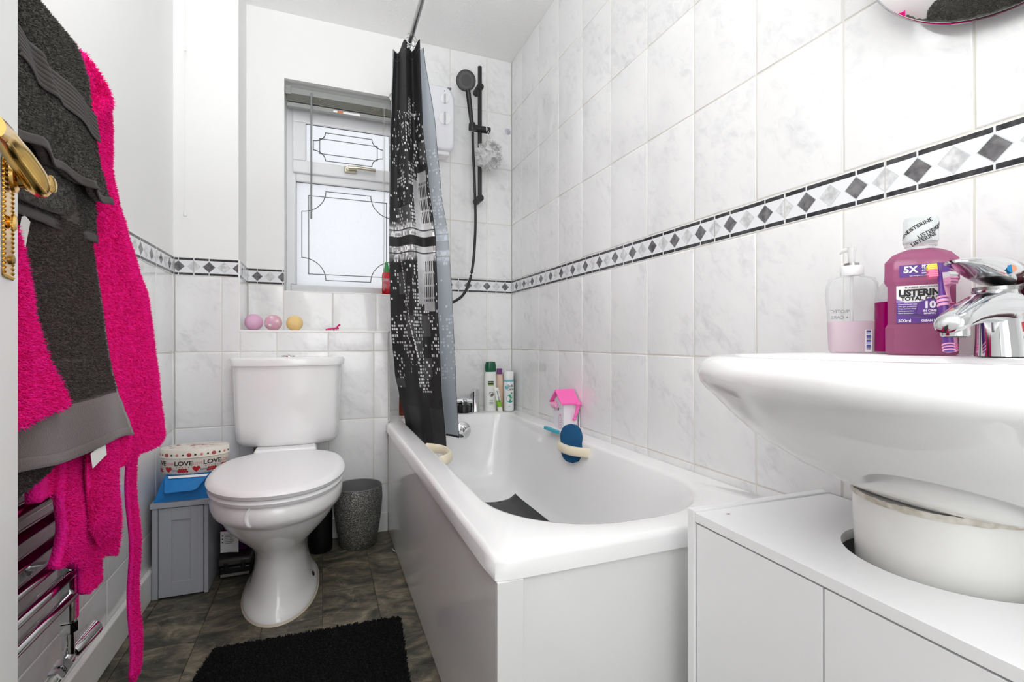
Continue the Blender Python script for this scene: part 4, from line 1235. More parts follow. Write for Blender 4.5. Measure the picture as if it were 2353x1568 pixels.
# blue sponge behind the grip
def sponge():
    mb = MB(); R = []
    cx, cy, cz = .838, 1.560, .464
    up = Vector((.045, .20, .95)).normalized(); sd = Vector((.52, -.84, .2)); sd = (sd - up * sd.dot(up)).normalized(); th = up.cross(sd)
    N = 26
    for k in range(N + 1):
        t = -1 + 2 * k / N
        w = .047 * (max(1e-4, 1 - abs(t) ** 2.8)) ** (1 / 2.2); d = .0125 * (max(1e-4, 1 - abs(t) ** 5)) ** .5
        waist = 1 - .10 * math.exp(-(t * 5) ** 2)
        R.append([tuple(Vector((cx, cy, cz)) + up * (t * .070) + sd * (w * waist * math.copysign(abs(math.cos(a)) ** .7, math.cos(a))) + th * (d * math.copysign(abs(math.sin(a)) ** .7, math.sin(a)))) for a in [2 * PI * j / 28 for j in range(28)]])
    return mb.rings(R)
sponge().build('bath_sponge', M('navy_teal_sponge', rgb(6, 78, 122), .85, bump=(240, .5, .002)), None, angle=70, label='dark blue oval sponge tucked behind the cream grip in the bath', cat='sponge')

# pink-roofed toy house on the rim
hs = thing('toy_house', (.90, 1.70, RIM), 'white plastic bath toy house with pink roof on the bath rim', 'toy')
MAT['toy_white'] = M('toy_white_plastic', rgb(240, 238, 242), .3)
MAT['toy_pink'] = M('toy_pink_plastic', rgb(255, 112, 190), .3)
MAT['toy_pale'] = M('toy_pale_pink', rgb(250, 176, 214), .35)
MAT['toy_teal'] = M('toy_turquoise', rgb(44, 178, 200), .35)
hx0, hx1, hy0, hy1, hz0, hz1, hzr = .868, .930, 1.680, 1.764, RIM + .012, .598, .634
hyc = (hy0 + hy1) / 2
mb = MB()
mb.prism([(hy0, hz0), (hy1, hz0), (hy1, hz1), (hyc, hzr), (hy0, hz1)], lambda a, b, d: (d, a, b), hx0, hx1)
mb.build('walls', MAT['toy_white'], hs, False, bevel=.002)
mb = MB()
for sg in (-1, 1):
    e = hyc + sg * (hy1 - hyc + .010); ez = hz1 - .008
    P = [(hyc, hzr + .010), (e, ez + .004), (e, ez - .003), (hyc, hzr + .001)]
    mb = MB().prism(P, lambda a, b, d: (d, a, b), hx0 - .016, hx1 + .004)
    mb.build('roof_slope', MAT['toy_pink'], hs, False, bevel=.002)
MB().box(hx0 - .030, hx1 + .004, hy0 - .004, hy1 + .012, RIM + .001, hz0).build('base', MAT['toy_white'], hs, False, bevel=.002)
MB().box(hx0 - .036, hx0 - .020, hy0 - .006, hy1 + .022, RIM + .0008, hz0 + .001).build('doorstep', MAT['toy_teal'], hs, False, bevel=.002)
pm = MB()
fn = lambda x, y: (hx0 - .0004, hyc - .012 - x, hz0 + y)
arch = [(-.012, .004), (.012, .004)] + [(.012 * math.cos(a), .042 + .018 * math.sin(a)) for a in [PI * k / 12 for k in range(13)]]
inn = [(-.0085, .006), (.0085, .006)] + [(.0085 * math.cos(a), .042 + .0135 * math.sin(a)) for a in [PI * k / 12 for k in range(13)]]
n = len(arch)
pm.add([fn(*p) for p in arch] + [fn(*p) for p in inn], [(i, (i + 1) % n, n + (i + 1) % n, n + i) for i in range(n)], 0)
pm.build('door_outline', MAT['toy_pale'], hs, False)
pm = MB()
for k in range(5): pm.add([fn(-.003, .014 + k * .009), fn(.004, .015 + k * .009), fn(.001, .019 + k * .009)], [(0, 1, 2)], 1)
for k in range(9):
    x, y = random.uniform(-.02, .03), random.uniform(.072, .10)
    disc(pm, fn, x, y, random.uniform(.0015, .004), random.choice((1, 2, 0)), 10)
pm.build('wall_print', [MAT['toy_pale'], MAT['black_print'], MAT['grey_print']], hs, False, kind='stuff')
mb = MB()
for k in range(5):
    mb.lathe([(.0105, 0), (.0105, .0), (.008, .004), (.0, .006)], (hx0 - .006, hyc + .012 + k * .0085, hz1 - .024), 12, axis=(-1, 0, -.3), cap1=False)
mb.lathe([(.012, -.022), (.014, -.010), (.014, .010), (.012, .022)], (hx0 - .002, hyc + .028, hz1 - .020), 16, axis=(0, 1, 0))
mb.build('awning', MAT['toy_pale'], hs)
MB().lathe([(.0001, -.013), (.009, -.0095), (.013, 0), (.009, .0095), (.0001, .013)], (hx1 - .004, hy0 - .012, hz1 - .010), 18).tube([(hx1 - .004, hy0 - .012, hz1 - .012), (hx1 - .012, hy0 - .016, hz1 - .035), (hx1 - .022, hy0 - .014, hz1 - .064)], [.008, .0065, .006], 12).lathe([(.0001, -.008), (.0062, -.005), (.008, 0), (.0062, .005), (.0001, .008)], (hx1 - .0225, hy0 - .014, hz1 - .066), 14).build('crank_arm', MAT['toy_pink'], hs)
MB().tube([(hx1 + .004, hy0 + .006, hz1), (hx1 + .005, hy0 - .004, hz0 + .03), (hx1 + .003, hy0 - .006, hz0)], .002, 8).build('back_tube', MAT['plastic_white'], hs)

# bottles in the far corner of the rim
def prof_bottle(name, c, prof, mat, parent, sx=1, sy=1, n=32, rot=0): return MB().lathe(prof, c, n, sx=sx, sy=sy, rot=rot).build(name, mat, parent)
bz = RIM + .0006
def cyl_map(c, r, az, sx=1.0, sy=1.0):
    """wrap print on a round body; az is the direction the print's middle faces"""
    def fn(x, y):
        a = az + x / r
        return (c[0] + (r + .0004) * math.cos(a), c[1] + (r + .0004) * math.sin(a), c[2] + y)
    return fn
AZ = -PI / 2 - .36
sh = thing('shampoo_bottle', (.805, 2.372, bz), 'tall white shampoo bottle with dark green cap on the far bath rim', 'bottle')
c = (.805, 2.372, bz)
prof_bottle('body', c, [(.026, 0), (.029, .004), (.030, .08), (.0285, .15), (.026, .19), (.024, .20)], M('white_bottle_plastic', rgb(242, 243, 240), .3), sh, 1.12, .68)
prof_bottle('cap', c, [(.0245, .199), (.0255, .203), (.026, .232), (.022, .250), (.0, .252)], M('dark_green_cap', rgb(12, 92, 62), .25), sh, 1.1, .70)
def flat_map(c, az, d): # print plane in front of a flattened body
    ca, sa = math.cos(az), math.sin(az)
    return lambda x, y: (c[0] + ca * (d - x * x * 6) - sa * x, c[1] + sa * (d - x * x * 6) + ca * x, c[2] + y)
fn = flat_map(c, AZ + .36 * .7, .0207); fn2 = flat_map(c, AZ + .36 * .7, .0211)
pm = MB().grid(lambda u, v: fn(-.018 + u * .030, .138 + v * .014), 6, 1, 0).grid(lambda u, v: fn(-.018 + u * .030, .130 + v * .008), 6, 1, 1)
lettering(pm, 'PALMOLIVE', .0062, fn2, -.003, .145, .0001, m=2)
pm.build('brand_label', [MAT['dark_strip'], M('olive_print', rgb(120, 156, 40), .4), MAT['white_print']], sh, False)
pm = MB()
disc(pm, fn, .0, .085, .013, 3, 20, .009); disc(pm, fn, .003, .082, .007, 4)
for k in range(3): pm.grid(lambda u, v, k=k: fn(-.010 + u * .02, .035 + k * .008 + v * .0025), 3, 1, 3)
pm.build('fruit_print', [MAT['dark_strip'], MAT['dark_strip'], MAT['white_print'], MAT['grey_print'], M('coconut_print', rgb(98, 92, 88), .4)], sh, False)
disc_m = MB(); disc(disc_m, flat_map(c, AZ - .2, .0182), -.003, .218, .006, 0)
disc_m.build('cap_badge', MAT['red_print'], sh, False)

bb = thing('lotion_bottle', (.862, 2.392, bz), 'slim peach bottle with square purple cap behind the spray can', 'bottle')
c = (.862, 2.392, bz)
prof_bottle('body', c, [(.021, 0), (.023, .004), (.023, .15), (.018, .178), (.012, .184)], M('peach_plastic', rgb(232, 204, 188), .35, var=(9, rgb(208, 178, 148))), bb)
MB().box(c[0] - .013, c[0] + .011, c[1] - .012, c[1] + .012, bz + .184, bz + .214).build('cap', M('purple_cap', rgb(120, 62, 130), .35), bb, False, bevel=.003)
tu = thing('cream_tube', (.838, 2.338, bz), 'small green and white cream tube leaning between bottles in the bath corner', 'tube')
R = []
for k in range(11):
    t = k / 10; w = .0125; d = .011 * (1 - t * .85) + .0008
    cc = Vector((.845, 2.335, bz)) + Vector((-.018, .012, .118)) * t
    R.append([(cc.x + w * math.cos(a), cc.y + d * math.sin(a), cc.z + .0) for a in [2 * PI * j / 18 for j in range(18)]])
t = NT('green_white_tube'); zz = t.node('ShaderNodeSeparateXYZ', None, Vector=t.pos()).outputs[2]
t.p(Base__Color=t.ramp(t.math('MULTIPLY', t.math('SUBTRACT', zz, bz), 8.0), [(.0, rgb(236, 238, 232)), (.16, rgb(236, 238, 232)), (.17, rgb(132, 190, 40)), (.42, rgb(132, 190, 40)), (.45, rgb(240, 240, 236))]), Roughness=.3)
MB().rings(R).build('body', t.mat, tu, angle=60)
pm = MB()
fnt = lambda x, y: tuple(Vector((.845, 2.335, bz)) + Vector((-.018, .012, .118)) * (.64 + x / .12) + Vector((y, -.0108 + (.22 + x / .12) * .0088, 0)))
lettering(pm, 'HAND CARE', .010, fnt, .0, .0, .0001)
pm.build('lettering', MAT['black_print'], tu, False)
sp = thing('spray_can', (.897, 2.352, bz), 'white shaving gel can with turquoise print in the bath corner', 'can')
c = (.897, 2.352, bz)
prof_bottle('can', c, [(.0255, 0), (.027, .003), (.027, .155), (.025, .160)], M('white_can_enamel', rgb(240, 242, 242), .2), sp)
prof_bottle('cap', c, [(.0258, .160), (.0262, .163), (.0255, .195), (.021, .201), (.0, .202)], MAT['plastic_white'], sp)
fn = cyl_map(c, .027, AZ); fn2 = cyl_map(c, .0273, AZ)
pm = MB().grid(lambda u, v: fn(-.042 + u * .084, .148 + v * .009), 20, 1, 0)
lettering(pm, 'Soft', .019, fn2, .009, .126, .0003, m=1)
lettering(pm, 'Care', .019, fn2, .009, .110, .0003, m=1)
disc(pm, fn, -.013, .119, .009, 0)
disc(pm, fn, .008, .062, .021, 2, 24)
for k in range(4): disc(pm, fn2, .016, .056 + k * .011, .0055, 3 if k % 2 else 4, 12)
lettering(pm, 'Gel', .0075, fn2, .004, .022, 0, m=1)
pm.build('label', [M('aqua_print', rgb(118, 196, 206), .35), M('slate_print', rgb(58, 84, 92), .35), M('turquoise_print', rgb(32, 158, 148), .35), M('leaf_print', rgb(120, 176, 70), .35), M('pale_leaf_print', rgb(196, 226, 200), .35)], sp, False)
dk = thing('dark_bottle', (.917, 2.396, bz), 'dark brown bottle hidden behind the white spray can', 'bottle')
prof_bottle('body', (.9165, 2.398, bz), [(.018, 0), (.020, .004), (.020, .15), (.012, .17)], M('dark_brown_plastic', rgb(46, 34, 34), .3), dk)
prof_bottle('cap', (.9165, 2.398, bz), [(.012, .168), (.013, .170), (.013, .196), (.0, .198)], M('brown_cap', rgb(84, 52, 40), .35), dk)
ab = thing('amber_bottle', (.360, 2.372, bz), 'red brown bottle half hidden behind the shower curtain hem', 'bottle')
prof_bottle('body', (.360, 2.372, bz), [(.016, 0), (.018, .004), (.018, .085), (.010, .10)], M('red_brown_plastic', rgb(120, 42, 22), .3), ab)
prof_bottle('cap', (.360, 2.372, bz), [(.010, .098), (.0115, .10), (.0115, .12), (.0, .121)], MAT['black_plastic'], ab)
# ------------------------------------------------------------------ shower
su = thing('electric_shower', (.52, 2.40, 1.73), 'white electric shower unit with two dials on the tiled wall', 'shower unit')
ux0, ux1, uy0, uy1, uz0, uz1 = .418, .604, 2.325, YB - .0006, 1.765, 2.075
ring = lambda y, e, rr: [(x, y, z) for x, z, _ in rr_ring(((ux0 + ux1) / 2, (uz0 + uz1) / 2), ux0 + e, ux1 - e, uz0 + e, uz1 - e, [rr, rr, (.045, .06), (.045, .06)], 0, 96)]
MB().rings([ring(uy1, 0, .03), ring(uy0 + .012, 0, .03), ring(uy0 + .003, .004, .03), ring(uy0, .014, .03)]).build('casing', M('white_shower_casing', rgb(236, 237, 243), .25), su, angle=50)
MB().box(ux0 + .03, ux1 - .02, uy0 + .02, uy1 - .002, uz0 - .018, uz0 + .004).build('inlet_shroud', MAT['plastic_white'], su, False, bevel=.006)
for zc, r in ((2.010, .022), (1.915, .030)):
    MB().lathe([(r, 0), (r, .003), (r - .002, .005), (r - .004, .005)], (.553, uy0, zc), 36, axis=(0, -1, 0)).build('dial', MAT['plastic_white'], su)
    MB().box(.549, .557, uy0 - .017, uy0 - .004, zc - r * 1.05, zc + r * .95).build('dial_grip', M('pale_grey_plastic', rgb(198, 200, 208), .35), su, False, bevel=.002)
MB().lathe([(.0022, 0), (.0022, .001), (.0, .001)], (.553, uy0, 2.050), 10, axis=(0, -1, 0), cap1=False).build('indicator', MAT['black_plastic'], su)

rz = thing('razor', (.56, 2.36, 2.076), 'turquoise razor lying on top of the white shower unit', 'razor')
MAT['aqua'] = M('aqua_plastic', rgb(82, 190, 172), .3)
MB().tube(smooth_path([(.47, 2.36, 2.0805), (.52, 2.36, 2.083), (.555, 2.362, 2.084), (.575, 2.362, 2.081)], 5), [.003] * 6 + [.005] * 10, 10).build('handle', MAT['aqua'], rz)
MB().box(.573, .593, 2.345, 2.38, 2.0755, 2.0835).build('head', M('grey_razor_head', rgb(120, 124, 126), .35), rz, False, bevel=.002)

rail = thing('shower_riser_rail', (.745, 2.36, 1.55), 'matt black shower riser rail with sliding hand shower and hose', 'shower rail')
rx, ry = .742, 2.355
MB().tube([(rx, ry, 1.545), (rx, ry, 2.222)], .0105, 20).build('bar', MAT['black_matt'], rail)
for zc in (2.118, 1.556):
    MB().lathe([(.017, 0), (.0175, .002), (.0175, YB - ry + .012)], (rx, ry - .0135, zc), 28, axis=(0, 1, 0)).build('wall_bracket', MAT['black_matt'], rail)
slz = 1.905
MB().tube([(rx - .052, ry - .004, slz), (rx + .052, ry - .004, slz)], .0165, 24).build('slider', MAT['black_matt'], rail)
MB().lathe([(.019, 0), (.020, .004), (.017, .03), (.013, .036)], (rx - .045, ry - .022, slz - .020), 24, axis=(-.12, -.2, 1)).build('holder_cup', MAT['black_matt'], rail)
hp = [Vector((rx - .045, ry - .022, slz - .020)), Vector((rx - .058, ry - .032, slz + .06)), Vector((rx - .072, ry - .050, slz + .125)), Vector((rx - .081, ry - .060, slz + .160))]
MB().tube(smooth_path(hp, 6), [.0095 + .003 * min(1, i / 10) for i in range(19)], 18).build('hand_shower', MAT['black_matt'], rail)
ax = Vector((-.13, -1, -.38)).normalized(); hc = Vector((rx - .092, ry - .066, slz + .196))
head = MB().lathe([(.018, -.030), (.040, -.022), (.0465, -.012), (.0475, .010), (.045, .014), (.041, .0145)], hc, 44, axis=ax).build('shower_head', MAT['black_matt'], rail)
MB().lathe([(.040, .0147), (.040, .0158), (.0, .0158)], hc, 40, axis=ax, cap0=False, cap1=False).build('face_plate', MAT['black_plastic'], head)
q = Vector((0, 0, 1)).rotation_difference(ax)
for r, n, rr in ((.0335, 40, .0012), (.028, 32, .0012)):
    mb = MB()
    for k in range(n):
        a = 2 * PI * k / n; p = hc + q @ Vector((r * math.cos(a), r * math.sin(a), .0158))
        mb.lathe([(rr, 0), (rr, .0008)], p, 6, axis=ax)
    mb.build('nozzle_ring', MAT['grey_print'], head, kind='stuff')
hose = smooth_path([(rx - .044, ry - .022, slz - .030), (rx - .042, ry - .022, slz - .12), (rx - .036, ry - .03, 1.60), (rx - .034, ry - .035, 1.40), (rx - .050, ry - .04, 1.20), (rx - .085, ry - .045, 1.085), (rx - .13, ry - .045, 1.035), (rx - .19, ry - .04, 1.02), (rx - .24, ry - .02, 1.10), (.50, 2.36, 1.35), (.49, 2.37, 1.60), (.485, 2.372, 1.765)], 10)
MB().tube(hose, .0068, 12).build('hose', M('black_ribbed_hose', rgb(20, 20, 21), .35), rail)

pf = thing('shower_puff', (.78, 2.33, 1.78), 'white mesh shower puff hanging from the black slider', 'puff')
mesh_m = clear_mat('white_netting', (.97, .97, .97, 1), .60, .6, (.92, .92, .92, 1))
mb = MB()
pc = Vector((.778, 2.320, 1.765))
for k in range(40):
    d = Vector((random.gauss(0, 1), random.gauss(0, .7), random.gauss(0, 1))).normalized()
    c0 = pc + Vector((d.x * .046, d.y * .032, d.z * .060)) + Vector((random.uniform(-.012, .012), 0, 0))
    a = d.cross(Vector((random.random(), random.random(), random.random()))).normalized(); b = d.cross(a)
    ph = random.random() * 6; rr = random.uniform(.022, .042)
    P = [[tuple(c0 + a * (r * rr * math.cos(2 * PI * j / 22)) + b * (r * rr * math.sin(2 * PI * j / 22)) + d * (r * r * .010 * math.sin(5 * 2 * PI * j / 22 + ph))) for j in range(22)] for r in (.15, .5, .8, 1.0)]
    mb.rings(P, False, False)
mb.build('netting', mesh_m, pf, angle=180, kind='stuff')
MB().tube(smooth_path([(rx + .026, ry - .024, slz + .010), (rx + .030, ry - .024, slz - .02), (rx + .050, ry - .03, slz - .09), (.790, 2.325, 1.79)], 5), .0012, 6).tube(smooth_path([(rx + .024, ry - .018, slz + .018), (rx + .032, ry - .024, slz), (.80, 2.33, 1.84), (.792, 2.325, 1.79)], 5), .0012, 6).build('loop_string', MAT['white_print'], pf)
cup = MB().lathe([(.0165, 0), (.016, .0015), (.010, .005), (.0055, .007), (.0055, .013), (.0, .0135)], (.9175, YB - .0004, 1.947), 26, axis=(0, -1, 0), cap1=False)
cup.build('suction_cup', M('lilac_clear_rubber', rgb(206, 198, 216), .3), None, label='small lilac suction cup stuck on the tiles beside the riser rail', cat='suction cup')

# ------------------------------------------------------------------ shower curtain and its rail
cr = thing('curtain_rail', (.322, 1.2, 2.01), 'thin grey metal shower curtain rail running above the bath edge', 'rail')
MB().tube([(.322, -.095, 2.018), (.322, YB - .001, 2.018)], .0095, 16).build('rod', MAT['steel'], cr)
MB().lathe([(.022, 0), (.022, .006), (.014, .010)], (.322, YB - .0006, 2.018), 24, axis=(0, -1, 0)).build('wall_socket', MAT['steel'], cr)

cu = thing('shower_curtain', (.38, 2.0, .40), 'black city skyline shower curtain bunched at the far end of the bath', 'curtain')
ZT, ZB = 2.005, .405
tabA = [(.405, .352, 2.20), (.48, .340, 2.175), (.60, .306, 2.115), (.70, .283, 2.085), (.90, .258, 2.02), (1.2, .243, 1.957), (1.6, .248, 1.97), (2.01, .262, 1.985)]
tabD = [(.405, .458, 1.895), (.70, .435, 1.890), (1.0, .4227, 1.889), (1.226, .4155, 1.889), (1.46, .3867, 1.889), (1.68, .3635, 1.889), (2.01, .352, 1.890)]
tabE = [(.425, .5265, 1.955), (.70, .512, 1.955), (1.0, .498, 1.953), (1.226, .4837, 1.952), (1.46, .4487, 1.95), (1.68, .428, 1.945), (2.01, .375, 1.935)]
def plan(s, z):
    """s: 0 at the hemmed near edge, 0.62 at the outer left fold, 1 at the far edge that shows its reverse"""
    A, D, Ee = Vector(lerp_tab(tabA, z)), Vector(lerp_tab(tabD, z)), Vector(lerp_tab(tabE, z))
    top = max(0, min(1, (z - .4) / 1.6))
    if s < .62:
        t = s / .62
        p = D.lerp(A, t)
        # pleats push towards and away from the room
        amp = .020 + .012 * top
        w = amp * (math.sin(t * PI * 1.0) * .4 + math.sin(t * PI * 3.0 - .5) * math.sin(t * PI)) * (1.0 - .35 * (1 - top))
        bulge = -.030 * math.sin(t * PI) * (1 - top) * 1.0
        return Vector((p.x + .25 * w, p.y + w * 1.5 + bulge))
    t = (s - .62) / .38
    p = A.lerp(Ee, t)
    return Vector((p.x + .012 * math.sin(t * PI) , p.y + (.075 * math.sin(t * PI) ** .8) * (1 - .55 * t)))
random.seed(11)
def h01(*k):
    x = math.sin(k[0] * 127.1 + (k[1] if len(k) > 1 else 0) * 311.7 + (k[2] if len(k) > 2 else 0) * 74.7) * 43758.5453
    return x - math.floor(x)
def sstep(a, b, x): t = max(0, min(1, (x - a) / (b - a))); return t * t * (3 - 2 * t)
def skyline(u, z):
    """printed night skyline: u metres along the cloth from the hemmed edge, z height"""
    base = .012
    v = base
    # tall pale tower near the hem, mirrored in the river band
    tw = u - .012
    zm = z if z > 1.225 else 2.45 - z
    in_tower = .0 < tw < .085 and zm < 1.47 + (.03 if tw < .05 else 0)
    band = abs(z - 1.225)
    top_lim = 1.84 - .16 * h01(math.floor(u / .055), 3) - (.15 if u > .22 else 0)
    bot_lim = .70 - .10 * h01(math.floor(u / .05), 8) + (.09 if .12 < u < .2 else 0)
    if bot_lim < z < top_lim:
        # lit windows in a loose grid, denser in some blocks
        cw, ch = .0085, .0135
        bx, byy = math.floor(u / .041), math.floor(z / .085)
        dens = .10 + .42 * h01(bx, byy, 5) ** 2.2
        if h01(bx, 17) > .72: dens *= 1.6
        i, j = math.floor(u / cw), math.floor((z + .004 * h01(bx, 9)) / ch)
        fu, fz = u / cw - i, (z + .004 * h01(bx, 9)) / ch - j
        if h01(i, j, 1) < dens and .18 < fu < .80 and .18 < fz < .80: v = .55 + .35 * h01(i, j, 2)
        elif h01(bx, byy, 21) > .86: v = .06
        if abs(u - (.190 - .20 * (1.15 - z))) < .0022 and .62 < z < 1.15 and (z / .013) % 1 < .6: v = .8
    if in_tower and band > .035:
        g = .42 + .35 * sstep(1.45, 1.27, zm) + .1 * h01(math.floor(u * 90), math.floor(z * 60), 4)
        if 1.30 < zm < 1.46 and tw < .048:
            if (tw / .0095) % 1 < .5 and (zm / .05) % 1 < .86: g = .03
        v = g * .8
    if .020 < band < .085 and not (in_tower and band > .05):
        d = sstep(.085, .045, band)
        n = h01(math.floor(u / .006), math.floor(z / .012), 6)
        s2 = .5 + .5 * math.sin(u * 41 + 1)
        v = max(v, d * (.25 + .6 * s2 * n + (.35 if n > .6 else 0)))
        if in_tower: v = .62
    if .043 < band < .048: v = .02
    if band < .020: v = .014
    if z < .56 and h01(math.floor(u / .07), 31) > .5: v = max(v, .028)
    if u < .0035: v = .008
    if z > ZT - .035: v = .010
    if abs(z - (ZT - .036)) < .0012: v = .10
    return v
NU, NV = 200, 620
cols = []
for j in range(NV + 1):
    z = ZB + (ZT - ZB) * j / NV
    row = [plan(i / NU, z) for i in range(NU + 1)]
    cols.append((z, row))
def curtain_face(name, inset, lighten, mat, parent):
    vs = []; fs = []; cv = []
    # arc length measured once at mid height so the print does not shear
    ref = [0]
    midrow = [plan(i / NU, 1.3) for i in range(NU + 1)]
    for a, b in zip(midrow, midrow[1:]): ref.append(ref[-1] + (b - a).length)
    for j, (z, row) in enumerate(cols):
        for i in range(NU + 1):
            a, b = row[max(i - 1, 0)], row[min(i + 1, NU)]
            d = (b - a); d = d / (d.length or 1); nrm = Vector((d.y, -d.x))
            p = row[i] + nrm * inset
            hem = .012 * (1 if i < 0 else 0)
            s = i / NU
            zz = z
            if z < .5: zz = z + .028 * sstep(.5, ZB, z) * sstep(.62, 1.0, s)
            sag = .010 * math.sin(s * 9) ** 2 * sstep(ZT - .12, ZT, z)
            vs.append((p.x, p.y, zz - sag))
            v = skyline(ref[i], z)
            cv.append(lighten(v, s, z))
    n = NU + 1
    for j in range(NV):
        for i in range(NU):
            k = j * n + i; fs.append((k, k + 1, k + n + 1, k + n))
    me = bpy.data.meshes.new(name); me.from_pydata(vs, [], fs); me.materials.append(mat)
    at = me.color_attributes.new('print', 'FLOAT_COLOR', 'POINT')
    at.data.foreach_set('color', [c for q in cv for c in q])
    me.shade_smooth(); me.update()
    return link(name, me, parent)
def cloth_mat(name, rough, transl):
    t = NT(name)
    a = t.node('ShaderNodeAttribute', {'attribute_name': 'print'})
    t.p(Base__Color=a.outputs['Color'], Roughness=rough)
    t.bump(t.noise(t.pos(), 22, 3), .25, .006)
    if transl:
        tl = t.node('ShaderNodeBsdfTranslucent', None, Color=a.outputs['Color'])
        mx = t.node('ShaderNodeMixShader', None, _0=transl, _1=t.bsdf.outputs[0], _2=tl.outputs[0])
        t.t.links.new(mx.outputs[0], t.out.inputs[0])
    return t.mat
curtain_face('printed_face', .0, lambda v, s, z: (v, v * 1.0, v * 1.02, 1), cloth_mat('black_printed_polyester', .7, 0), cu)
def rev(v, s, z):
    edge = (z < ZB + .010)
    if edge: return (.012, .012, .012, 1)
    w = .50 + .34 * min(1, v * 1.3) + (.14 * sstep(1.55, 1.9, z))
    return (w * .93, w * .99, w * 1.07, 1)
curtain_face('reverse_face', .0022, rev, cloth_mat('pale_cloth_reverse', .6, 0), cu)
ringm = MAT['chrome']
for y, x in ((1.905, .322), (1.93, .322), (1.965, .322), (2.0, .322)):
    mb = MB().tube([(x + .020 * math.cos(a), y + .004 * math.sin(2 * a), 2.008 + .020 * math.sin(a)) for a in [2 * PI * k / 24 for k in range(25)]], .0016, 8, caps=False)
    mb.build('ring', ringm, cu)
p = plan(.28, 1.985)
MB().lathe([(.0085, 0), (.0085, .002), (.005, .002)], (p.x, p.y - .003, 1.986), 20, axis=(.1, -1, 0)).build('eyelet', MAT['chrome'], cu)
# ------------------------------------------------------------------ basin on its pedestal
YC = .405
def half_oval(a, b, p, x, y):
    """half super-oval that grows out of the right wall"""
    if x > XR - .0005: return False
    return (abs(XR - x) / a) ** p + (abs(y - YC) / b) ** p <= 1
def b_ring(a, b, p, z, c=(.76, YC), n=200):
    out = []
    for i in range(n):
        g = 2 * PI * i / n; dx, dy = math.cos(g), math.sin(g); lo, hi = 0, 1.0
        for _ in range(24):
            md = (lo + hi) / 2
            if half_oval(a, b, p, c[0] + dx * md, c[1] + dy * md): lo = md
            else: hi = md
        out.append((c[0] + dx * lo, c[1] + dy * lo, z))
    return out
def o_ring(cx, a, b, z, n=200): return [(cx + a * math.cos(2 * PI * i / n), YC + b * math.sin(2 * PI * i / n), z) for i in range(n)]
BT = .8105
basin = thing('wash_basin', (.75, YC, 0), 'white ceramic wash basin on a pedestal at the right wall', 'basin')
R = []
for z, a, b, p in [(.606, .175, .130, 2.2), (.613, .215, .160, 2.2), (.622, .238, .182, 2.25), (.638, .275, .212, 2.3), (.660, .318, .240, 2.4), (.690, .366, .262, 2.5), (.720, .405, .268, 2.6), (.742, .432, .270, 2.65), (.755, .446, .271, 2.7), (.762, .455, .272, 2.75), (.772, .463, .274, 2.8), (.786, .468, .275, 2.8), (.798, .465, .273, 2.8), (.806, .457, .267, 2.8), (.8095, .446, .258, 2.8), (BT, .436, .250, 2.8)]:
    R.append(b_ring(a, b, p, z))
R += [o_ring(.665, .150, .195, BT - .001), o_ring(.667, .143, .187, BT - .006), o_ring(.672, .125, .165, .765), o_ring(.680, .090, .125, .710), o_ring(.685, .045, .060, .684), o_ring(.685, .021, .021, .680)]
MB().rings(R).build('bowl', MAT['ceramic'], basin, angle=70)
MB().lathe([(.021, .6805), (.021, .683), (.014, .6835), (.0, .682)], (.685, YC, 0), 24, cap1=False).build('waste', MAT['chrome'], basin)
PCX, PCY = .806, .418
def p_ring(a, b, z, n=96, j=0.0):
    out = []
    for i in range(n):
        g = 2 * PI * i / n
        x = PCX + a * math.cos(g) * (1.30 if math.cos(g) > 0 else 1.0); y = PCY + b * math.sin(g)
        out.append((min(x, XR - .004) + random.uniform(-j, j), y + random.uniform(-j, j), z + random.uniform(-j, j)))
    return out
MB().rings([p_ring(a, b, z) for z, a, b in [(0, .105, .120), (.02, .103, .118), (.06, .088, .094), (.40, .088, .094), (.50, .0935, .099), (.56, .0965, .102), (.600, .0975, .103), (.6125, .095, .100)]]).build('pedestal', M('aged_white_ceramic', rgb(240, 240, 236), .12, coat=.3), basin, angle=60)
MB().rings([p_ring(.0975, .103, .606, j=.0008), p_ring(.0995, .105, .610, j=.0009), p_ring(.0985, .104, .6145, j=.0009)], False, False).build('cracked_sealant', M('stained_sealant', rgb(230, 226, 216), .6, var=(45, rgb(176, 162, 138))), basin, angle=80)

# ------------------------------------------------------------------ under-basin cabinet
vz = .530
van = thing('vanity_cabinet', (.609, .697, 0), 'white two door under-basin cabinet around the basin pedestal', 'cabinet')
vx0, vx1, vy0, vy1 = .609, .936, .185, .697
MB().box(vx0 - .001, vx1, vy1 - .016, vy1, .0, vz + .0035).build('side_panel', MAT['melamine'], van, False, bevel=.0008)
MB().box(vx0 - .001, vx1, vy0, vy0 + .016, .0, vz + .0035).build('side_panel', MAT['melamine'], van, False, bevel=.0008)
hole = [(PCX + .110 * math.cos(t) * (1 if math.cos(t) < 0 else 1.5), PCY + .118 * math.sin(t)) for t in [-PI / 2 - .0 - PI * k / 40 for k in range(41)]]
hole = [(vx1, hole[0][1])] + hole + [(vx1, hole[-1][1])]
poly = [(vx0 + .001, vy0 + .0165), (vx1, vy0 + .0165)] + [p for p in hole] + [(vx1, vy1 - .0165), (vx0 + .001, vy1 - .0165)]
MB().prism(poly, lambda x, y, d: (x, y, d), vz - .016, vz).build('worktop', MAT['melamine'], van, False, bevel=.0006)
for ya, yb in ((.4435, vy1 - .0185), (vy0 + .0185, .4405)):
    MB().box(vx0 + .003, vx0 + .019, ya, yb, .012, vz - .0195).build('door', MAT['melamine'], van, False, bevel=.0008)
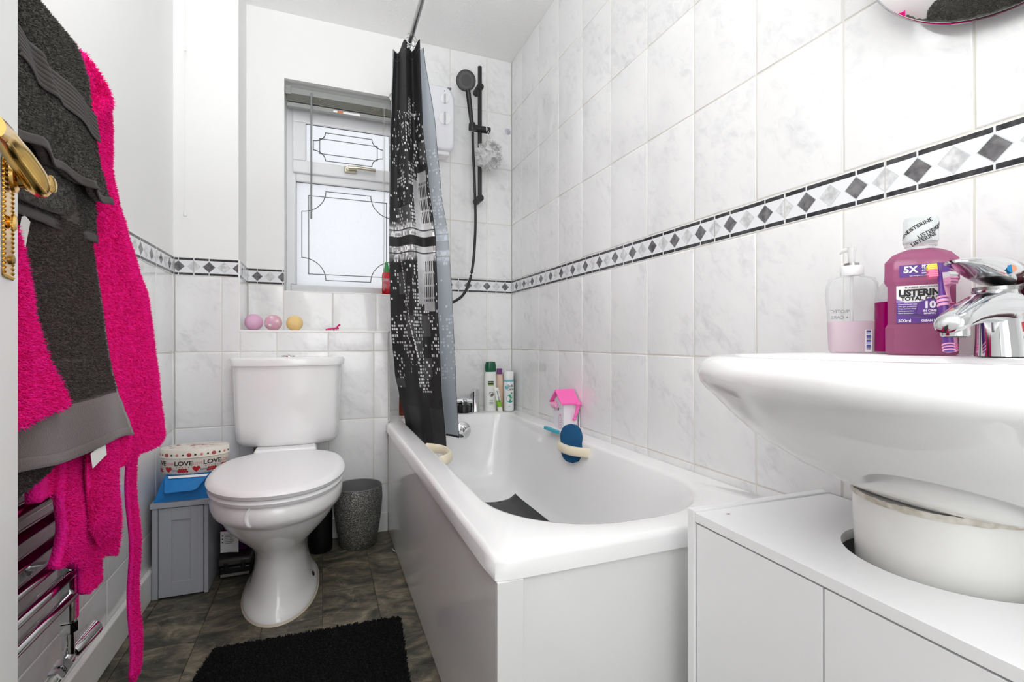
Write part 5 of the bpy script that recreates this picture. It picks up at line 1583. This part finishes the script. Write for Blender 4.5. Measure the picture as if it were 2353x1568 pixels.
MB().box(vx0 + .019, vx1, vy0 + .016, vy1 - .016, .0, .011).build('bottom_board', MAT['melamine'], van, False)
van.rotation_euler = (0, 0, -math.radians(1.6))
MB().lathe([(.0028, 0), (.0022, .0002), (.0, .0003)], (.66, .655, vz + .0003), 8, cap1=False, sx=1.4).build('chip_mark', M('chipped_board', rgb(140, 120, 104), .8), van)

# ------------------------------------------------------------------ basin tap
tp = thing('basin_mixer_tap', (.835, .366, BT), 'chrome single lever mixer tap on the wash basin', 'tap')
bx, byy = .838, .366
zt0 = BT + .0004
# body: tapered column leaning into a broad spout
R = []
for k in range(13):
    t = k / 12; z = zt0 + t * .086
    rx_ = .0265 - .003 * t + .006 * max(0, t - .55); rc = bx - .012 * t ** 2
    R.append([(rc + rx_ * 1.05 * math.cos(a), byy + (rx_ * (1 - .12 * t)) * math.sin(a), z) for a in [2 * PI * j / 36 for j in range(36)]])
MB().rings(R).build('body', MAT['chrome'], tp, angle=60)
# spout sweeps forward and slightly down
sp_path = [(bx - .010, .066, .030, .024), (bx - .030, .066, .026, .022), (bx - .055, .061, .0215, .018), (bx - .080, .054, .0195, .0155), (bx - .100, .047, .0190, .0135), (bx - .114, .041, .0175, .0115), (bx - .120, .038, .012, .008)]
R = []
for x, z, w, h in sp_path:
    R.append([(x, byy + w * math.copysign(abs(math.cos(a)) ** .85, math.cos(a)), zt0 + z + h * math.sin(a)) for a in [2 * PI * j / 28 for j in range(28)]])
MB().rings(R).build('spout', MAT['chrome_scaled'], tp, angle=60)
aer = MB().lathe([(.0135, 0), (.0145, -.001), (.0145, -.012), (.012, -.013)], (bx - .102, byy, zt0 + .0385), 28).build('aerator', MAT['chrome_scaled'], tp)
MB().lathe([(.0115, -.0131), (.0115, -.0138), (.0, -.0138)], (bx - .102, byy, zt0 + .0385), 20, cap0=False, cap1=False).build('mesh', M('limescaled_mesh', rgb(70, 72, 58), .7), aer)
MB().lathe([(.0235, .0862), (.0235, .091)], (bx - .012, byy, zt0), 32).build('collar', MAT['steel'], tp)
# lever: domed block that thins to a blade over the spout
lv = [(bx + .018, .104, .014, .012), (bx + .013, .106, .0215, .0165), (bx + .002, .108, .0250, .0195), (bx - .014, .110, .0260, .0200), (bx - .034, .1125, .0250, .0175), (bx - .054, .1150, .0220, .0130), (bx - .076, .1175, .0190, .0080), (bx - .096, .1185, .0150, .0045), (bx - .106, .1185, .008, .0025)]
R = []
for x, z, w, h in lv:
    R.append([(x, byy + w * math.cos(a), zt0 + z + (h if math.sin(a) > 0 else h * .85) * math.copysign(abs(math.sin(a)) ** .8, math.sin(a))) for a in [2 * PI * j / 28 for j in range(28)]])
lev = MB().rings(R).build('lever', MAT['chrome_scaled'], tp, angle=60)
for sg, mt_ in ((-1, M('blue_marker', rgb(18, 118, 170), .4)), (1, M('orange_marker', rgb(206, 140, 110), .4))):
    dirv = Vector((-.55, -.80, .16)).normalized(); c0 = Vector((bx - .036, byy - .0245, zt0 + .110))
    sx_ = Vector((dirv.y, -dirv.x, 0)).normalized()
    up = sx_.cross(dirv)
    if up.z < 0: up = -up
    pts = [c0 + dirv * .0028 - sx_ * sg * (.0052 * math.sin(PI * k / 12)) + up * (.0052 * math.cos(PI * k / 12)) for k in range(13)]
    mb = MB().add([tuple(p) for p in pts] + [tuple(p - dirv * .008) for p in pts], [tuple(range(13)), tuple(reversed(range(13, 26)))] + [(i, i + 1, 14 + i, 13 + i) for i in range(12)] + [(12, 0, 13, 25)])
    mb.build('temperature_marker', mt_, lev, False)

# ------------------------------------------------------------------ bottles on the basin ledge
z0 = BT + .0006
def chamfer_rect(w, d, c): return [(w - c, -d), (w, -d + c), (w, d - c), (w - c, d), (-w + c, d), (-w, d - c), (-w, -d + c), (-w + c, -d)]
MAT['listerine'] = None
def liquid(name, deep, thin, see=.35):
    t = NT(name)
    tr = t.node('ShaderNodeBsdfTransparent', None, Color=thin)
    tl = t.node('ShaderNodeBsdfTranslucent', None, Color=deep)
    t.p(Base__Color=deep, Roughness=.05)
    m1 = t.node('ShaderNodeMixShader', None, _0=.45, _1=t.bsdf.outputs[0], _2=tl.outputs[0])
    m2 = t.node('ShaderNodeMixShader', None, _0=see, _1=m1.outputs[0], _2=tr.outputs[0])
    t.t.links.new(m2.outputs[0], t.out.inputs[0])
    return t.mat
MAT['clear'] = clear_mat('clear_plastic', (.97, .98, .98, 1), .86, .06)
MAT['mauve'] = liquid('mauve_mouthwash', rgb(200, 128, 166), rgb(226, 168, 200), .36)
MAT['magenta'] = liquid('magenta_mouthwash', rgb(176, 0, 118), rgb(226, 40, 160), .15)
MAT['soap'] = liquid('pale_pink_soap', rgb(248, 232, 240), rgb(253, 244, 248), .35)

# large purple mouthwash
lc = Vector((.850, .466)); ln = Vector((-.87, -.49)).normalized(); lt = Vector((-ln.y, ln.x))
if lt.y > 0: lt = -lt   # print's x axis: to the right as seen from the camera
def lp(x, d, z): q = lc + lt * x + ln * d; return (q.x, q.y, z0 + z)
mw = thing('mouthwash_bottle', (lc.x, lc.y, z0), 'large purple mouthwash bottle with lettered clear cap on the basin', 'bottle')
def oct_ring(w, d, c, z): return [lp(x, y, z) for x, y in chamfer_rect(w, d, c)]
body = [(.0, .040, .024, .010), (.003, .0425, .0265, .011), (.040, .0425, .0265, .011), (.046, .0395, .0245, .010), (.104, .0395, .0245, .010), (.110, .0435, .0275, .011), (.140, .0435, .0275, .011), (.152, .034, .022, .011), (.157, .024, .018, .010), (.159, .0175, .0165, .008)]
MB().rings([oct_ring(w, d, c, z) for z, w, d, c in body]).build('body', MAT['mauve'], mw, angle=25, bevel=.0012)
MB().lathe([(.0172, .158), (.0172, .163), (.0200, .164), (.0200, .168), (.017, .169), (.017, .174)], lp(0, 0, 0), 30).build('neck', MAT['clear'], mw)
capm = clear_mat('clear_cap_plastic', (.95, .97, .97, 1), .55, .08, (.86, .9, .9, 1))
cap = MB().lathe([(.0205, .170), (.0212, .172), (.0212, .204), (.019, .2075), (.0, .208)], lp(0, 0, 0), 36, cap1=False).build('cap', capm, mw)
pm = MB()
az = math.atan2(ln.y, ln.x)
fn = cyl_map(lp(0, 0, 0), .0214, az)
for kx, ky in ((-.030, .178), (-.002, .193), (.012, .183), (.004, .172), (.034, .196)):
    lettering(pm, 'LISTERINE', .0078, fn, kx, ky, .0002, rot=.48)
pm.build('cap_lettering', MAT['black_print'], cap, False)
MAT['violet'] = M('violet_print', rgb(92, 50, 138), .35)
MAT['violet_pale'] = M('pale_violet_print', rgb(150, 122, 186), .35)
fl = lambda dd_: (lambda x, y: lp(x, .0246 + dd_, y))
f0, f1_, f2_ = fl(.0006), fl(.0010), fl(.0014)
fu0, fu1 = (lambda x, y: lp(x, .0280, y)), (lambda x, y: lp(x, .0284, y))
lab = MB()
def rect(mb, fn, x0, x1, y0, y1, m): mb.add([fn(x0, y0), fn(x1, y0), fn(x1, y1), fn(x0, y1)], [(0, 1, 2, 3)], m)
rect(lab, f0, -.0285, .0285, .047, .1035, 0)
rect(lab, f1_, -.0285, .0285, .047, .078, 1)
lab.add([f1_(-.0285, .078), f1_(-.0285, .084), f1_(-.018, .078)], [(0, 1, 2)], 2)
lab.add([f1_(-.0285, .0655), f1_(.004, .060), f1_(.0285, .056), f1_(.0285, .052), f1_(.0, .054), f1_(-.0285, .060)], [(0, 1, 2, 3, 4, 5)], 2)
hexg = [(.010 + .0165 * math.sin(PI / 3 * k), .069 + .0145 * math.cos(PI / 3 * k)) for k in range(6)]
lab.add([f2_(*p) for p in hexg], [tuple(range(6))], 1)
lab.add([f1_(*(.010 + (x - .010) * 1.08, .069 + (y - .069) * 1.08)) for x, y in hexg], [tuple(range(6))], 2)
rect(lab, fu0, -.025, .032, .116, .134, 1)
lab.build('label', [MAT['white_print'], MAT['violet'], MAT['violet_pale']], mw, False)
tx = MB()
g0, g1 = fl(.0013), fl(.0018)
lettering(tx, 'FLUORIDE MOUTHWASH', .0034, g0, .001, .1005, .00005, m=1)
lettering(tx, 'LISTERINE', .0132, g0, .001, .0920, .0007, m=1, sx=.92)
lettering(tx, 'TOTAL CARE', .0082, g0, .001, .0835, .0003, m=1)
lettering(tx, '10', .014, g1, .010, .0735, .0006, m=0)
lettering(tx, 'IN ONE', .0045, g1, .010, .065, .0002, m=0)
lettering(tx, 'BENEFITS', .0032, g1, .010, .061, .0001, m=0)
for k, w_ in enumerate(('Cleans between teeth', '24hr gum protection', 'Helps prevent tartar', 'Cavity protection', 'Germ protection')):
    lettering(tx, w_, .0026, g0, -.0265, .0755 - k * .0034, .00003, 'LEFT', m=0)
lettering(tx, '500ml', .0062, g0, -.0265, .0505, .0001, 'LEFT', m=0)
lettering(tx, 'CLEAN MINT', .0042, g0, .0125, .0505, .0002, m=0)
gu = lambda x, y: lp(x, .0285, y)
lettering(tx, '5X', .0135, gu, -.012, .1265, .0005, m=0)
for k, w_ in enumerate(('MORE', 'THAN', 'AT PLAQUE', 'REMOVAL')):
    lettering(tx, w_, (.0046, .0046, .0028, .0026)[k], gu, .001, .1315 - k * .0036, .0001, 'LEFT', m=0)
lettering(tx, 'Use alongside brushing & flossing', .0024, gu, .003, .1175, .00003, m=0)
tx.build('lettering', [MAT['white_print'], MAT['black_print']], mw, False)

# clear pump soap bottle
soap = thing('soap_dispenser', (.880, .580, z0), 'clear pump soap bottle with pale pink liquid beside the mouthwash', 'soap dispenser')
sc_ = (.875, .5865, z0)
sang = math.atan2(-.75, -.66)
def so_ring(w, d, z, e=.65, n=44):
    out = []
    for i in range(n):
        a = 2 * PI * i / n
        x, y = w * math.copysign(abs(math.cos(a)) ** e, math.cos(a)), d * math.copysign(abs(math.sin(a)) ** e, math.sin(a))
        t_ = Vector((math.cos(sang), math.sin(sang))); s_ = Vector((-t_.y, t_.x))
        out.append((sc_[0] + s_.x * x + t_.x * y, sc_[1] + s_.y * x + t_.y * y, sc_[2] + z))
    return out
MB().rings([so_ring(.032, .016, 0), so_ring(.0342, .0195, .004), so_ring(.0366, .021, .060), so_ring(.0395, .022, .105), so_ring(.038, .021, .121), so_ring(.034, .018, .131, .8), so_ring(.020, .015, .1355, 1), so_ring(.0155, .0155, .137, 1)]).build('bottle', MAT['clear'], soap, angle=50)
MB().rings([so_ring(.0325, .0165, .0005), so_ring(.0345, .0198, .004), so_ring(.0368, .0214, .055), so_ring(.034, .019, .0553)]).build('liquid', MAT['soap'], soap, angle=50)
MB().lathe([(.0165, .136), (.0178, .138), (.0178, .151), (.0165, .153), (.012, .1535)], sc_, 30).build('collar', MAT['plastic_white'], soap)
MB().lathe([(.0115, .1536), (.0115, .158), (.006, .158)], sc_, 24).build('pump_ring', MAT['steel'], soap)
pmp = MB().lathe([(.0052, .158), (.0058, .172), (.0068, .183), (.0068, .187), (.0, .1875)], sc_, 20, cap1=False)
pmp.tube([(sc_[0], sc_[1], z0 + .1835), (sc_[0] - .004, sc_[1] + .012, z0 + .1825), (sc_[0] - .006, sc_[1] + .018, z0 + .178)], [.0045, .0038, .003], 12)
pmp.build('pump_head', clear_mat('milky_pump_plastic', (.95, .95, .95, 1), .4, .25, (.9, .9, .9, 1)), soap)
MB().tube([(sc_[0], sc_[1], z0 + .006), (sc_[0], sc_[1], z0 + .137)], .0028, 10).build('dip_tube', clear_mat('milky_tube', (.95, .95, .95, 1), .6, .3, (.9, .9, .9, 1)), soap)
t_ = Vector((math.cos(sang), math.sin(sang))); s_ = Vector((-t_.y, t_.x))
bkf = lambda x, y: (sc_[0] + s_.x * x - t_.x * .0205, sc_[1] + s_.y * x - t_.y * .0205, z0 + y)
pm = MB()
lettering(pm, 'PROTECT', .0085, bkf, -.014, .074, .0001, mirror=True)
lettering(pm, '+ CARE', .0085, bkf, -.013, .063, .0001, mirror=True)
pm.build('back_lettering', MAT['grey_print'], soap, False)
frf = lambda x, y: (sc_[0] + s_.x * x + t_.x * .0212, sc_[1] + s_.y * x + t_.y * .0212, z0 + y)
pm = MB(); rect(pm, frf, .014, .024, .002, .040, 0)
for k in range(12): rect(pm, lambda x, y: (lambda p: (p[0] + t_.x * .0003, p[1] + t_.y * .0003, p[2]))(frf(x, y)), .016, .0225, .005 + k * .0028, .005 + k * .0028 + (.0009 + .0009 * (k % 3)), 1)
pm.build('barcode', [MAT['white_print'], M('blue_ink', rgb(70, 82, 150), .5)], soap, False)

# magenta mouthwash behind
mg = thing('magenta_mouthwash_bottle', (.902, .527, z0), 'clear bottle half full of magenta mouthwash between soap and large bottle', 'bottle')
mc = (.9065, .530, z0)
MB().lathe([(.029, 0), (.032, .003), (.032, .092), (.029, .108), (.020, .122), (.0165, .126), (.0165, .130)], mc, 36).build('bottle', MAT['clear'], mg)
MB().lathe([(.028, .0005), (.0322, .003), (.0323, .086), (.031, .0862)], mc, 36).build('liquid', MAT['magenta'], mg)
MB().lathe([(.0195, .126), (.0195, .128), (.0175, .129), (.0175, .156), (.0, .158)], mc, 28, cap1=False).build('cap', MAT['plastic_white'], mg)

# dark red mouthwash at the frame's right side
dm_ = thing('dark_mouthwash_bottle', (.876, .333, z0), 'dark red mouthwash bottle with white label behind the basin tap', 'bottle')
dc = (.884, .3365, z0)
t = NT('dark_ruby_plastic'); t.p(Base__Color=rgb(66, 8, 20), Roughness=.08); MAT['ruby'] = t.mat
MB().lathe([(.026, 0), (.029, .003), (.029, .085), (.026, .100), (.016, .112), (.0135, .116)], dc, 40).build('bottle', MAT['ruby'], dm_)
MB().lathe([(.0165, .114), (.017, .116), (.017, .138), (.0, .140)], dc, 28, cap1=False).build('cap', MAT['plastic_white'], dm_)
fn = cyl_map(dc, .0292, math.atan2(-.62, -.78)); fnb = cyl_map(dc, .0296, math.atan2(-.62, -.78))
lab = MB().grid(lambda u, v: fn(-.050 + u * .10, .028 + v * .052), 30, 2, 0).grid(lambda u, v: cyl_map(dc, .0294, math.atan2(-.62, -.78))(-.050 + u * .10, .034 + v * .012), 30, 1, 1)
lettering(lab, 'CORSODYL', .013, fnb, .0, .062, .0003, m=2, sx=.95)
lettering(lab, 'MINT', .006, fnb, .0, .053, .0002, m=2)
lettering(lab, 'THE GUM EXPERTS', .0045, fnb, .0, .073, 0, m=3)
lab.build('label', [MAT['white_print'], M('label_red', rgb(206, 40, 44), .35), MAT['black_print'], M('label_teal', rgb(60, 150, 150), .4)], dm_, False)

# toothbrushes leaning against the big bottle
def toothbrush(base, tip, label, m_handle, m_grip, m_br, lean):
    b, t = Vector(base), Vector(tip); d = (t - b); L = d.length; d.normalize()
    f = Vector(lean); f = (f - d * f.dot(d)).normalized(); sd = d.cross(f)
    th = thing('toothbrush', base, label, 'toothbrush', 'toothbrushes on the basin')
    def ring(s, w, h, off=0): return [tuple(b + d * (s * L) + sd * (w * math.cos(a)) + f * (h * math.sin(a) + off)) for a in [2 * PI * j / 18 for j in range(18)]]
    MB().rings([ring(.0, .0055, .004), ring(.01, .0075, .0058), ring(.20, .0082, .0062), ring(.40, .0068, .0055), ring(.56, .0075, .0058), ring(.64, .0045, .0040), ring(.74, .0032, .0030), ring(.80, .0036, .003), ring(.84, .0070, .0028), ring(.97, .0068, .0028), ring(1.0, .004, .0022)]).build('handle', m_handle, th, angle=60)
    for s0, s1 in ((.015, .03), (.045, .06), (.075, .09), (.50, .53), (.545, .575), (.59, .61)):
        MB().rings([ring(s0, .0080, .0064), ring((s0 + s1) / 2, .0088, .0071), ring(s1, .0080, .0064)]).build('grip_ring', m_grip, th, angle=60)
    for k in range(7):
        s = .845 + k * .0215
        MB().rings([[tuple(b + d * (s * L) + sd * (.0058 * x) + d * (.0012 * y) + f * h) for x, y in ((-1, -1), (1, -1), (1, 1), (-1, 1))] for h in (.002, .0125 + .001 * (k % 2))]).build('bristle_row', m_br[0] if k > 3 else m_br[1], th, False)
    return th
tb1 = toothbrush((.7885, .3985, z0 + .005), (.8085, .4215, z0 + .130), 'purple child toothbrush with pink and yellow bristles leaning before the mouthwash', M('purple_toothbrush', rgb(96, 46, 138), .3), MAT['toy_pale'], (M('yellow_bristle', rgb(246, 222, 84), .5), M('pink_bristle', rgb(246, 120, 160), .5)), (-.55, .85, .1))
pm = MB()
bf = lambda x, y: (.7885 + .0040 + y * .0 - .0056 + x * .16, .3985 + .0072 - .0108 + x * .184 , z0 + .005 + .045 + x)
tb2 = toothbrush((.822, .4125, z0 + .005), (.829, .424, z0 + .118), 'pale pink toothbrush standing behind the purple child toothbrush', MAT['toy_pale'], MAT['toy_pink'], (MAT['white_print'], MAT['toy_pale']), (-.3, -.9, .1))

# ------------------------------------------------------------------ round mirror
mr = thing('round_mirror', (.915, .368, 1.506), 'round wall mirror with thin chrome edge above the basin', 'mirror')
tilt = math.radians(15)
mc_ = Vector((.918 - .203 * math.sin(tilt), .368, 1.303 + .203 * math.cos(tilt))); ax = Vector((-math.cos(tilt), 0, -math.sin(tilt)))
MB().lathe([(.200, -.006), (.203, -.004), (.203, .003), (.2005, .004), (.1985, .0035)], mc_, 96, axis=ax).build('frame', MAT['chrome'], mr)
MB().lathe([(.1988, .0036), (.1988, .0040), (.0, .0040)], mc_, 96, axis=ax, cap0=False, cap1=False).build('glass', M('mirror_silver', (.92, .94, .93, 1), .01, 1.0), mr, False)
MB().lathe([(.03, 0), (.03, .02)], mc_ + Vector((.030, 0, .12)) * 0 + Vector((.006, 0, -.10)), 16, axis=(1, 0, 0)).build('back_spacer', MAT['black_plastic'], mr)
MB().grid(lambda u, v: tuple(mc_ + ax * .0042 + Vector((0, 1, 0)) * (.1985 - .0035 * v * (.6 + .25 * math.sin(u * 37) + .2 * math.sin(u * 91))) * math.cos(-.75 - .75 * u) + Vector((math.sin(tilt) * -1, 0, math.cos(tilt))) * (.1985 - .0035 * v * (.6 + .25 * math.sin(u * 37) + .2 * math.sin(u * 91))) * math.sin(-.75 - .75 * u)), 60, 1).build('silvering_wear', M('worn_silvering', rgb(58, 60, 54), .6), mr, False)
